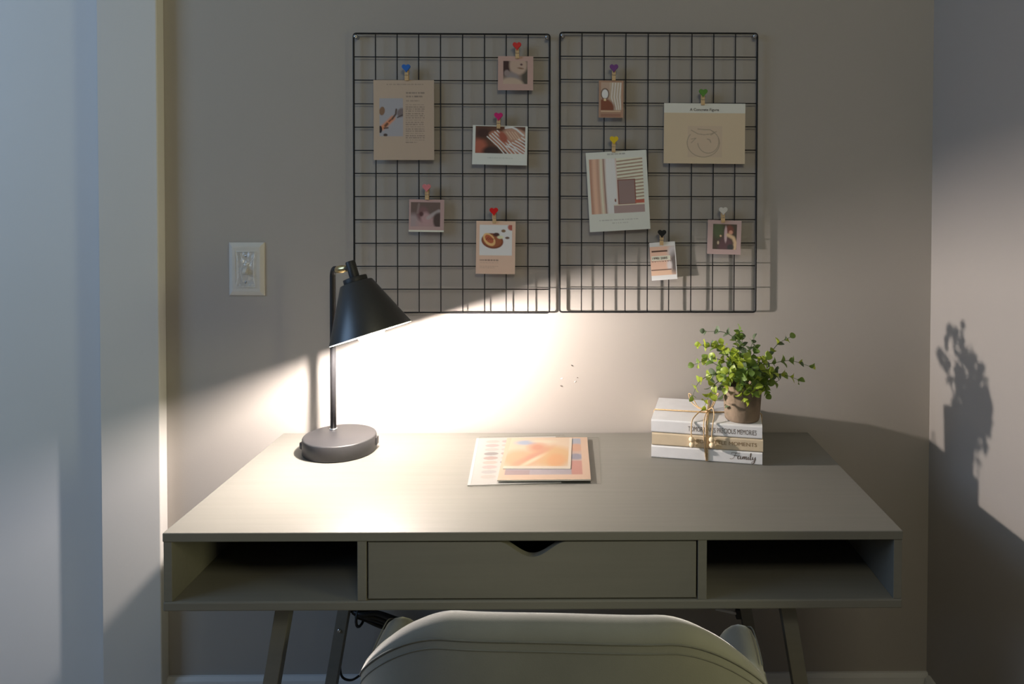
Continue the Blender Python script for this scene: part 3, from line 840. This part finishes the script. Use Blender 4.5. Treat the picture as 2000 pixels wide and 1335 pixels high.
tube('film_fold', smooth_path([(-0.024, -0.0072, 0.046), (-0.0245, -0.0076, 0.010), (-0.0235, -0.0074, -0.030)]), 0.0004, M['paper'], film, sides=6)
tube('film_fold', smooth_path([(-0.010, -0.0100, 0.036), (-0.006, -0.0120, 0.012), (-0.0105, -0.0120, -0.004), (-0.006, -0.0100, -0.030)]), 0.0004, M['paper'], film, sides=6)

# ------------------------------------------------------------------ books
BA = R(-12.05); BX, BY = 0.2229, -0.1682; BWd, BD = 0.2244, 0.1635
TH = [0.0262, 0.0268, 0.0272]
zz = ZT
book_specs = [('white', 'bottom white book of the stack, lettered Family', 'Family'),
              ('beige', 'middle beige book of the stack, lettered Little Moments', 'ENJOY LITTLE MOMENTS'),
              ('white', 'top white book of the stack, under the plant pot', "TOMORROW'S PRECIOUS MEMORIES")]
def script_family(parent, m_, loc):
    """hand drawn flowing lettering, units of its own x-height, scaled below"""
    S = [[(0.0, 0.5), (0.35, 0.42), (0.75, 0.62), (1.05, 1.3), (1.25, 2.0), (1.45, 2.35)],
         [(0.45, 2.05), (0.40, 2.35), (0.75, 2.5), (1.5, 2.42), (2.35, 2.5)],
         [(0.85, 1.42), (1.25, 1.5), (1.75, 1.45)],
         [(2.35, 1.4), (2.05, 1.5), (1.80, 1.1), (1.80, 0.65), (2.0, 0.5), (2.3, 0.8), (2.42, 1.35), (2.38, 0.7), (2.55, 0.5), (2.75, 0.75)],
         [(2.75, 0.75), (2.95, 1.4), (2.90, 0.55), (3.10, 1.2), (3.30, 1.4), (3.28, 0.55), (3.45, 1.15), (3.68, 1.4), (3.66, 0.7), (3.80, 0.5), (4.0, 0.75)],
         [(4.0, 0.75), (4.15, 1.4), (4.10, 0.7), (4.25, 0.5), (4.45, 0.8)],
         [(4.22, 1.85), (4.27, 1.95)],
         [(4.45, 0.8), (4.75, 1.7), (4.85, 2.5), (4.68, 2.45), (4.58, 1.4), (4.60, 0.6), (4.80, 0.5), (5.0, 0.8)],
         [(5.0, 0.8), (5.10, 1.4), (5.10, 0.7), (5.30, 0.55), (5.55, 0.95), (5.70, 1.4), (5.62, 0.5), (5.45, -0.35), (5.10, -0.7), (4.85, -0.45), (5.2, 0.0), (5.9, 0.7)]]
    bm = bmesh.new(); sc = 0.0520 / 5.9
    for st in S:
        P = smooth_path([(x * sc, 0, z * sc * 0.72) for x, z in st], 6)
        n = len(P); up = []; dn = []
        for i, p in enumerate(P):
            t = (P[min(i + 1, n - 1)] - P[max(i - 1, 0)]).normalized()
            wd = 0.00030 + 0.00050 * max(0, -t.z) + 0.00012 * abs(t.x)
            nn = Vector((-t.z, 0, t.x))
            up.append(bm.verts.new(p + nn * wd)); dn.append(bm.verts.new(p - nn * wd))
        for i in range(n - 1):
            try: bm.faces.new((up[i], up[i + 1], dn[i + 1], dn[i]))
            except ValueError: pass
    return link('lettering', bm_mesh('lettering', bm), m_, parent, loc=loc)
for i, (cn, lab, txt) in enumerate(book_specs):
    th = TH[i]
    off = (0.0, 0.0012, -0.0006)[i]
    b = tag(empty('book', (BX + off, BY, zz), (0, 0, BA)), lab, 'book', 'stack of three tied books')
    mm = M['book_' + cn]
    t = 0.0028
    # cover: U profile (spine in front, boards top and bottom), extruded along the width
    P = []
    hi = th - 0.0004
    rs = 0.0035
    for a in range(0, 91, 18): P.append((rs - rs * math.sin(R(a)), rs - rs * math.cos(R(a))))
    P = [(BD, 0.0)] + P + [(rs - rs * math.cos(R(a)), hi - rs + rs * math.sin(R(a))) for a in range(0, 91, 18)] + [(BD, hi), (BD, hi - t), (t + 0.001, hi - t), (t + 0.001, t), (BD, t)]
    o = prism('cover', P, 0.0, BWd, mm, b, plane='yz')
    box('pages', (0.003, t + 0.001, t), (BWd - 0.003, BD - 0.004, hi - t), M['pages'], b)
    if i == 0:
        script_family(b, M['ink'], (0.1600, -0.0003, 0.0070))
    elif i == 1:
        text_mesh('lettering', txt, 0.1320, 0.0098, M['ink_tan'], b, (0.0800, -0.0003, 0.0085))
    else:
        text_mesh('lettering', txt, 0.1370, 0.0104, M['ink'], b, (0.0760, -0.0003, 0.0075), bold=-0.003)
    zz += th
ZBK = zz
# twine around the stack
tw = tag(empty('jute_twine', (BX, BY, ZT), (0, 0, BA)), 'jute twine tied in a bow with wooden beads around the books', 'twine')
HB = ZBK - ZT
def tw_tube(name, pts, r=0.0012): return tube(name, smooth_path(pts, 6), r, M['twine'], tw, sides=8)
KX, KY = 0.1135, 0.066     # the knot, on top of the stack
ring = [(KX, -0.0014, 0.002), (KX, -0.0014, HB * 0.5), (KX, -0.0014, HB - 0.002), (KX, 0.002, HB + 0.0012), (KX, KY, HB + 0.0015), (KX, BD - 0.002, HB + 0.0012), (KX, BD + 0.0014, HB - 0.002), (KX, BD + 0.0014, 0.002)]
for dx in (-0.0012, 0.0014):
    tube('front_band', [(x + dx, y, z) for x, y, z in ring], 0.0012, M['twine'], tw, sides=8)
for dy in (-0.0010, 0.0014):
    tube('side_band', [(-0.0014, KY + dy, 0.002), (-0.0014, KY + dy, HB - 0.002), (0.0008, KY + dy, HB + 0.0012), (KX, KY + dy, HB + 0.0018), (0.148, 0.0770 + dy, HB + 0.0013), (0.166, 0.0815 + dy, HB + 0.0012), (0.1845, 0.0830 + dy, HB + 0.0012), (BWd - 0.0008, 0.0830 + dy, HB + 0.0012), (BWd + 0.0014, 0.0830 + dy, HB - 0.002), (BWd + 0.0014, 0.0830 + dy, 0.002)], 0.0012, M['twine'], tw, sides=8)
sphere('knot', (KX, KY, HB + 0.004), 0.0046, M['twine'], tw, sx=1.3, sz=0.9)
tw_tube('bow_loop', [(KX, KY, HB + 0.005), (KX - 0.020, KY + 0.006, HB + 0.008), (KX - 0.036, KY + 0.018, HB + 0.017), (KX - 0.042, KY + 0.024, HB + 0.032), (KX - 0.035, KY + 0.020, HB + 0.030), (KX - 0.022, KY + 0.008, HB + 0.011), (KX, KY, HB + 0.006)])
tw_tube('bow_loop', [(KX, KY, HB + 0.005), (KX + 0.010, KY + 0.010, HB + 0.012), (KX + 0.018, KY + 0.022, HB + 0.028), (KX + 0.022, KY + 0.026, HB + 0.036), (KX + 0.016, KY + 0.030, HB + 0.030), (KX + 0.008, KY + 0.014, HB + 0.012), (KX, KY, HB + 0.006)])
def tail(pts, z_low):
    tw_tube('tail', pts)
    x, y, z = pts[-1]
    lathe('bead', [(0.0012, 0.0055)] + [(0.0056 * math.sin(R(a)), 0.0056 * math.cos(R(a))) for a in range(18, 170, 18)] + [(0.0012, -0.0055)], M['bead'], tw, seg=16, loc=(x, y, z - 0.003))
    lathe('bead', [(0.0012, 0.0056)] + [(0.0060 * math.sin(R(a)), 0.0060 * math.cos(R(a))) for a in range(18, 170, 18)] + [(0.0012, -0.0056)], M['bead'], tw, seg=16, loc=(x + 0.001, y, z - 0.0142))
tail([(KX, KY, HB + 0.006), (KX - 0.012, KY - 0.018, HB + 0.010), (KX - 0.024, 0.020, HB + 0.007), (KX - 0.030, -0.001, HB + 0.001), (KX - 0.0310, -0.0072, HB - 0.020), (KX - 0.0305, -0.0076, HB - 0.0310)], 0)
tail([(KX, KY, HB + 0.006), (KX + 0.010, KY - 0.010, HB + 0.014), (KX + 0.014, 0.022, HB + 0.010), (KX + 0.0125, -0.002, HB + 0.001), (KX + 0.0105, -0.0072, HB - 0.018), (KX + 0.0100, -0.0076, HB - 0.0290)], 0)
tw_tube('loose_end', [(KX, KY, HB + 0.005), (KX - 0.004, 0.030, HB + 0.006), (KX - 0.006, -0.002, HB + 0.001), (KX - 0.0055, -0.0030, HB * 0.55), (KX - 0.002, -0.0030, 0.010)], 0.0010)

# ------------------------------------------------------------------ potted plant
PX, PY = 0.412, -0.166
plant = tag(empty('potted_plant', (PX, PY, ZBK)), 'small leafy green plant in a brown cement pot on the books', 'plant')
sharp(lathe('pot', [(0, 0), (0.0330, 0), (0.0348, 0.002), (0.0360, 0.006), (0.0405, 0.0735), (0.0395, 0.0745), (0.0375, 0.0740), (0.0355, 0.062), (0, 0.062)], M['pot'], plant, seg=56), 60)
lathe('soil', [(0, 0.066), (0.02, 0.0655), (0.0362, 0.0625), (0.0362, 0.0622), (0, 0.0622)], M['soil'], plant, seg=32)
def leaf_mesh(w, l, fold):
    bm = bmesh.new()
    O = []
    n = 7
    mid = [bm.verts.new((0, l * i / n, 0.12 * l * math.sin(math.pi * i / n))) for i in range(n + 1)]
    sides = []
    for s in (-1, 1):
        sd = []
        for i in range(1, n):
            t = i / n; ww = w * (math.sin(math.pi * t ** 0.85)) ** 0.7
            sd.append(bm.verts.new((s * ww, l * t, 0.12 * l * math.sin(math.pi * t) + fold * ww)))
        sides.append(sd)
    for s, sd in enumerate(sides):
        bm.faces.new((mid[0], mid[1], sd[0]))
        for i in range(n - 2):
            bm.faces.new((mid[i + 1], mid[i + 2], sd[i + 1], sd[i]))
        bm.faces.new((mid[n - 1], mid[n], sd[n - 2]))
    me = bm_mesh('leaf', bm)
    for p in me.polygons: p.use_smooth = True
    return me
leaf_meshes = []
for k, mk in enumerate(('leaf1', 'leaf2', 'leaf3', 'leaf1', 'leaf2')):
    me = leaf_mesh(0.0080 if k < 3 else 0.0070, 0.0165 if k < 3 else 0.0160, (0.25, 0.4, 0.15, 0.5, 0.2)[k]); me.materials.append(M[mk]); leaf_meshes.append(me)
SC = 0.00106
def P2(x, y, dy): return Vector(((x - 1449) * SC, dy, 0.816 - (y - 820) * SC - ZBK))
# each stem: points measured on the plant (sideways, up) with a depth, and the leaf shade that prevails
stems = [
    ([(1440, 700, -0.01), (1436, 664, 0.0), (1415, 648, 0.01), (1375, 648, 0.02)], 2, 8),
    ([(1445, 700, 0.0), (1442, 665, 0.0), (1440, 640, -0.005)], 1, 7),
    ([(1430, 705, -0.02), (1395, 672, -0.02), (1362, 668, -0.015)], 3, 8),
    ([(1430, 715, 0.0), (1390, 695, -0.01), (1352, 706, -0.015)], 0, 9),
    ([(1425, 725, -0.02), (1385, 722, -0.03), (1358, 736, -0.035), (1345, 765, -0.035)], 0, 8),
    ([(1425, 728, -0.025), (1392, 735, -0.04), (1378, 755, -0.045), (1368, 778, -0.045)], 3, 7),
    ([(1420, 735, 0.005), (1408, 745, 0.0), (1412, 770, -0.01), (1420, 795, -0.014)], 2, 7),
    ([(1470, 710, 0.0), (1500, 690, 0.0), (1520, 668, 0.0), (1542, 656, 0.0)], 3, 7),
    ([(1475, 715, 0.0), (1510, 708, 0.005), (1545, 703, 0.005), (1586, 715, 0.005)], 1, 10),
    ([(1475, 725, -0.01), (1505, 728, -0.01), (1530, 727, -0.015), (1557, 737, -0.015)], 1, 8),
    ([(1435, 710, -0.02), (1412, 685, -0.03), (1402, 662, -0.03)], 0, 8),
    ([(1440, 705, -0.03), (1428, 690, -0.045), (1422, 676, -0.05)], 3, 8),
    ([(1450, 705, -0.02), (1462, 685, -0.03), (1470, 672, -0.03)], 1, 6),
    ([(1455, 710, -0.03), (1478, 695, -0.045), (1490, 682, -0.045)], 0, 8),
    ([(1460, 718, -0.04), (1482, 708, -0.055), (1492, 712, -0.062)], 0, 9),
    ([(1435, 722, -0.04), (1412, 712, -0.055), (1398, 720, -0.062)], 0, 8),
    ([(1445, 722, -0.045), (1435, 715, -0.062), (1428, 735, -0.068)], 1, 8),
    ([(1455, 726, -0.045), (1460, 722, -0.062), (1466, 742, -0.068)], 1, 8),
    ([(1440, 730, -0.04), (1432, 735, -0.056), (1438, 755, -0.060), (1442, 764, -0.060)], 3, 8),
    ([(1465, 730, -0.035), (1478, 736, -0.052), (1484, 752, -0.056)], 1, 7),
    ([(1430, 728, -0.03), (1415, 732, -0.046), (1408, 742, -0.050)], 0, 7),
    ([(1455, 715, 0.02), (1470, 690, 0.035), (1480, 668, 0.04)], 2, 7),
    ([(1435, 715, 0.02), (1415, 690, 0.035), (1390, 682, 0.045)], 2, 8),
    ([(1445, 712, 0.01), (1452, 688, 0.01), (1450, 660, 0.01)], 2, 8),
    ([(1440, 718, -0.03), (1400, 706, -0.035), (1372, 690, -0.03)], 1, 8),
    ([(1470, 720, -0.02), (1500, 712, -0.03), (1512, 722, -0.03)], 2, 6),
    ([(1450, 728, -0.03), (1456, 700, -0.055), (1452, 706, -0.068)], 4, 7),
    ([(1440, 728, -0.03), (1446, 690, -0.05), (1436, 694, -0.062)], 0, 7),
    ([(1425, 728, 0.0), (1398, 725, 0.0), (1388, 745, 0.0), (1392, 770, 0.0)], 2, 8),
    ([(1460, 725, -0.02), (1492, 722, -0.02), (1508, 742, -0.02)], 2, 6),
    ([(1445, 725, -0.04), (1442, 742, -0.06), (1455, 748, -0.068)], 1, 7),
    ([(1470, 722, -0.03), (1488, 728, -0.045), (1478, 740, -0.055)], 4, 7),
]
rn = random.Random(11)
nleaf = 0
for pts, shade, nl in stems:
    base = Vector((rn.uniform(-0.012, 0.012), rn.uniform(-0.012, 0.008), 0.064))
    P = smooth_path([base] + [P2(*q) for q in pts], 7)
    st = tube('stem', P, [0.0011 - 0.0007 * i / (len(P) - 1) for i in range(len(P))], M['stem'], plant, sides=6)
    nl = int(round(nl * 1.25)); n = len(P); i0 = int(n * 0.36); side = rn.uniform(0, 6.28)
    for j in range(nl):
        pairs = 1
        t = i0 + (n - 1 - i0) * ((j // 2 * 2 + (j % 2) * 0.25) / max(1, nl - 1.5)); t = min(t, n - 1)
        a = int(t); f = t - a; p = P[a].lerp(P[min(a + 1, n - 1)], f)
        tg_ = (P[min(a + 1, n - 1)] - P[max(a - 1, 0)]).normalized()
        ang = side + (j // 2) * 1.45 + (j % 2) * math.pi + rn.uniform(-0.35, 0.35)
        u = tg_.orthogonal().normalized(); v = tg_.cross(u)
        out = (u * math.cos(ang) + v * math.sin(ang))
        dirn = (out * rn.uniform(0.75, 1.0) + tg_ * rn.uniform(0.25, 0.8) + Vector((0, 0, 0.15))).normalized()
        if j >= nl - 1: dirn = (tg_ + out * 0.25).normalized()
        nz = (tg_ * 0.9 - dirn * (tg_ * 0.9).dot(dirn) + Vector((0, -0.25, 0.25)))
        nz = (nz - dirn * nz.dot(dirn)).normalized(); xx = dirn.cross(nz)
        sc = rn.uniform(0.85, 1.2) * (1.0 if t < n * 0.8 else 0.8)
        me = leaf_meshes[shade if rn.random() < 0.62 else rn.randrange(5)]
        lf = bpy.data.objects.new('leaf', me); col.objects.link(lf); lf.parent = st
        mw = Matrix((xx, dirn, nz)).transposed().to_4x4()
        lf.matrix_basis = Matrix.Translation(p) @ mw @ Matrix.Diagonal((sc, sc, sc, 1))
        nleaf += 1
print('leaves', nleaf)

# ------------------------------------------------------------------ papers on the desk
def quad_sheet(name, c, w, h, ang, z, cv, th, m_, label, cat='card', warp=0.0, shear=0.0):
    e = tag(empty(name, (c[0], c[1], z), (0, 0, R(ang))), label, cat)
    box('sheet', (-w / 2, -h / 2, 0), (w / 2, h / 2, th), m_, e)
    if cv is not None:
        link('print', canvas_mesh('print', cv, w, h, th + 0.0001, flat=True), M['print'], e)
    return e
KP = 1.0
def lp(c): return np.clip(0.36 * np.array(s2l(c)) + 0.09, 0, 0.86)
cv = Canvas(90, 120, lp((224, 222, 218)))
cols = [(222, 200, 190), (212, 176, 172), (206, 198, 192), (128, 118, 120), (184, 146, 136), (214, 194, 178), (220, 186, 180), (194, 192, 190), (214, 204, 190)]
for i in range(9):
    cv.blob(0.215, 0.10 + i * 0.095, 0.085, 0.036, lp(cols[i]), 0.08)
    cv.blob(0.415, 0.10 + i * 0.095, 0.085, 0.036, lp(cols[(i * 4 + 1) % 9]), 0.08)
z = ZT + 0.0004
quad_sheet('swatch_sheet', (-0.058, -0.178), 0.176, 0.262, 4.0, z + 0.0008, cv, 0.0008, M['paper'], 'white sheet of round colour swatches in the clear sleeve on the desk', 'paper')
cv = Canvas(100, 130, lp((226, 184, 148)))
cl = (0.07, 0.04, 0.92, 0.90)
cv.rect(*cl, lp((196, 160, 140)))
cv.blob(0.85, 0.10, 0.12, 0.10, lp((150, 158, 176)), 0.5, clip=cl)
cv.blob(0.86, 0.28, 0.08, 0.10, lp((206, 140, 96)), 0.5, clip=cl)
cv.blob(0.86, 0.50, 0.09, 0.07, lp((120, 116, 140)), 0.5, clip=cl)
cv.rect(0.80, 0.60, 0.92, 0.90, lp((196, 110, 84)))
cv.rect(0.07, 0.72, 0.80, 0.90, lp((168, 152, 160)))
cv.rect(0.07, 0.80, 0.34, 0.90, lp((150, 104, 104)), 0.7)
quad_sheet('peach_print', (0.0045, -0.1835), 0.1770, 0.2380, 0.8, z + 0.0042, cv, 0.0026, M['pages'], 'peach bordered print lying on the swatch sheet', 'print')
cv = Canvas(100, 130, lp((232, 214, 190)))
cl = (0.0, 0.0, 0.96, 0.93)
cv.rect(*cl, lp((226, 196, 160)))
cv.blob(0.25, 0.18, 0.16, 0.08, lp((150, 168, 196)), 0.8, clip=cl)
cv.blob(0.55, 0.14, 0.20, 0.05, lp((226, 210, 176)), 0.8, clip=cl)
cv.blob(0.70, 0.62, 0.36, 0.32, lp((222, 170, 90)), 0.5, clip=cl)
cv.blob(0.22, 0.70, 0.30, 0.26, lp((224, 164, 104)), 0.6, 10, clip=cl)
cv.blob(0.46, 0.34, 0.14, 0.13, lp((206, 118, 58)), 1.1, 25, clip=cl)
cv.blob(0.42, 0.62, 0.34, 0.07, lp((212, 128, 78)), 1.2, -48, clip=cl)
cv.blob(0.78, 0.75, 0.14, 0.2, lp((228, 150, 50)), 0.6, clip=cl)
cv.blob(0.40, 0.78, 0.26, 0.04, lp((238, 214, 170)), 1.2, -50, clip=cl)
quad_sheet('autumn_photo', (-0.0095, -0.1600), 0.1330, 0.1800, -0.6, z + 0.0070, cv, 0.0009, M['paper'], 'orange toned photo print lying on top of the peach print', 'photo')
def sleeve(name, x0, x1, y0, y1, ang, zlo, label, rip):
    c = ((x0 + x1) / 2, (y0 + y1) / 2)
    e = tag(empty(name, (c[0], c[1], zlo), (0, 0, R(ang))), label, 'sleeve')
    w, h = x1 - x0, y1 - y0; n = 26; bm = bmesh.new(); rr = random.Random(rip); g = []
    for i in range(n + 1):
        row = []
        for j in range(n + 1):
            u, v = i / n, j / n
            edge = min(u, 1 - u, v, 1 - v)
            zq = 0.0002 + 0.0011 * (1 - math.exp(-edge * 30)) * abs(math.sin(u * 9 + rip) * math.sin(v * 7 + rip * 2))
            row.append(bm.verts.new((-w / 2 + u * w, -h / 2 + v * h, zq)))
        g.append(row)
    for i in range(n):
        for j in range(n):
            bm.faces.new((g[i][j], g[i + 1][j], g[i + 1][j + 1], g[i][j + 1]))
    o = link('film', bm_mesh('film', bm), M['sleeve'], e, smooth=True)
    bm = bmesh.new()
    add_tube(bm, [(-w / 2, -h / 2, 0.0003), (w / 2, -h / 2, 0.0003), (w / 2, h / 2, 0.0003), (-w / 2, h / 2, 0.0003)], 0.00045, 6, closed=True)
    link('seam', bm_mesh('seam', bm), M['sleeve'], e)
    return e
sleeve('plastic_sleeve', -0.1400, 0.050, -0.3170, -0.040, 4.0, z + 0.0018, 'clear plastic sleeve over the white swatch sheet', 1)
sleeve('plastic_sleeve', -0.0700, 0.1150, -0.3070, -0.0450, -0.6, z + 0.0006, 'crinkled clear plastic sleeve sticking out right of the peach print', 3)

# ------------------------------------------------------------------ velvet chair
CC = Vector((0.0549, -0.4874, 0)); CA = -0.0467
chair = tag(empty('velvet_chair', CC, (0, 0, CA)), 'grey-green velvet tub chair with rounded back pushed to the desk', 'chair')
def sm(t): t = max(0, min(1, t)); return t * t * (3 - 2 * t)
def top_h(deg):
    t = abs(deg)
    back = 0.7634 - 0.000006 * t * t
    return back + (0.5907 - back) * sm((t - 23.46) / 49.0) - 0.1166 * sm((t - 86) / 36)
def shell_pt(deg, z, inset):
    a = R(deg); k = 1 + 0.0885 * (z - 0.60) / 0.2
    s_, c_ = math.sin(a), math.cos(a)
    rad = (abs(s_) ** 3.15 + abs(c_) ** 3.15) ** (-1 / 3.15)
    return Vector(((0.306 * k - inset) * rad * s_, -(0.2917 * k - inset) * rad * c_, z))
TKN = 0.050
def shell(name, d0, d1, m_, parent):
    bm = bmesh.new(); rows = []
    n = 120
    for i in range(n + 1):
        deg = d0 + (d1 - d0) * i / n
        h = top_h(deg); r = TKN / 2
        # taper the two front ends
        ring = []
        for k in range(9):
            z_ = 0.36 + (h - r - 0.36) * k / 8; ring.append(shell_pt(deg, z_, -0.006 * math.sin(math.pi * k / 8)))
        for k in range(1, 9):
            a = math.pi * k / 8
            ring.append(shell_pt(deg, h - r + r * math.sin(a), r - r * math.cos(a)))
        for k in range(1, 8):
            z_ = h - r - (h - r - 0.36) * k / 7; ring.append(shell_pt(deg, z_, TKN + 0.008 * math.sin(math.pi * k / 7)))
        rows.append([bm.verts.new(p) for p in ring])
    L_ = len(rows[0])
    for i in range(n):
        for k in range(L_):
            k2 = (k + 1) % L_
            bm.faces.new((rows[i][k], rows[i + 1][k], rows[i + 1][k2], rows[i][k2]))
    bm.faces.new(rows[0]); bm.faces.new(list(reversed(rows[-1])))
    return link(name, bm_mesh(name, bm), m_, parent, smooth=True)
shell('backrest', -118, 118, M['velvet'], chair)
def seam(dz, d0, d1, rr):
    return tube('seam_piping', [shell_pt(d_, top_h(d_) - dz, (0.025 - math.sqrt(0.025 ** 2 - (0.025 - dz) ** 2) if dz < 0.025 else 0.0) - 0.0006) for d_ in np.linspace(d0, d1, 70)], rr, M['velvet_seam'], chair, sides=6)
seam(0.020, -72, 72, 0.0011)
seam(0.032, -70, 70, 0.0009)
def arm_seam(s):
    return tube('seam_piping', [shell_pt(s * d_, top_h(d_) - 0.004, 0.006) for d_ in np.linspace(70, 112, 30)], 0.0011, M['velvet_seam'], chair, sides=6)
arm_seam(1); arm_seam(-1)
st = lathe('seat', [(0, 0.34), (0.22, 0.34), (0.24, 0.355), (0.242, 0.40), (0.235, 0.435), (0.20, 0.452), (0, 0.458)], M['velvet'], chair, seg=48)
for sx in (-1, 1):
    for sy in (-1, 1):
        tube('leg', [(sx * 0.15, sy * 0.15, 0.345), (sx * 0.215, sy * 0.215, 0.0)], [0.014, 0.009], M['chair_leg'], chair, sides=14)
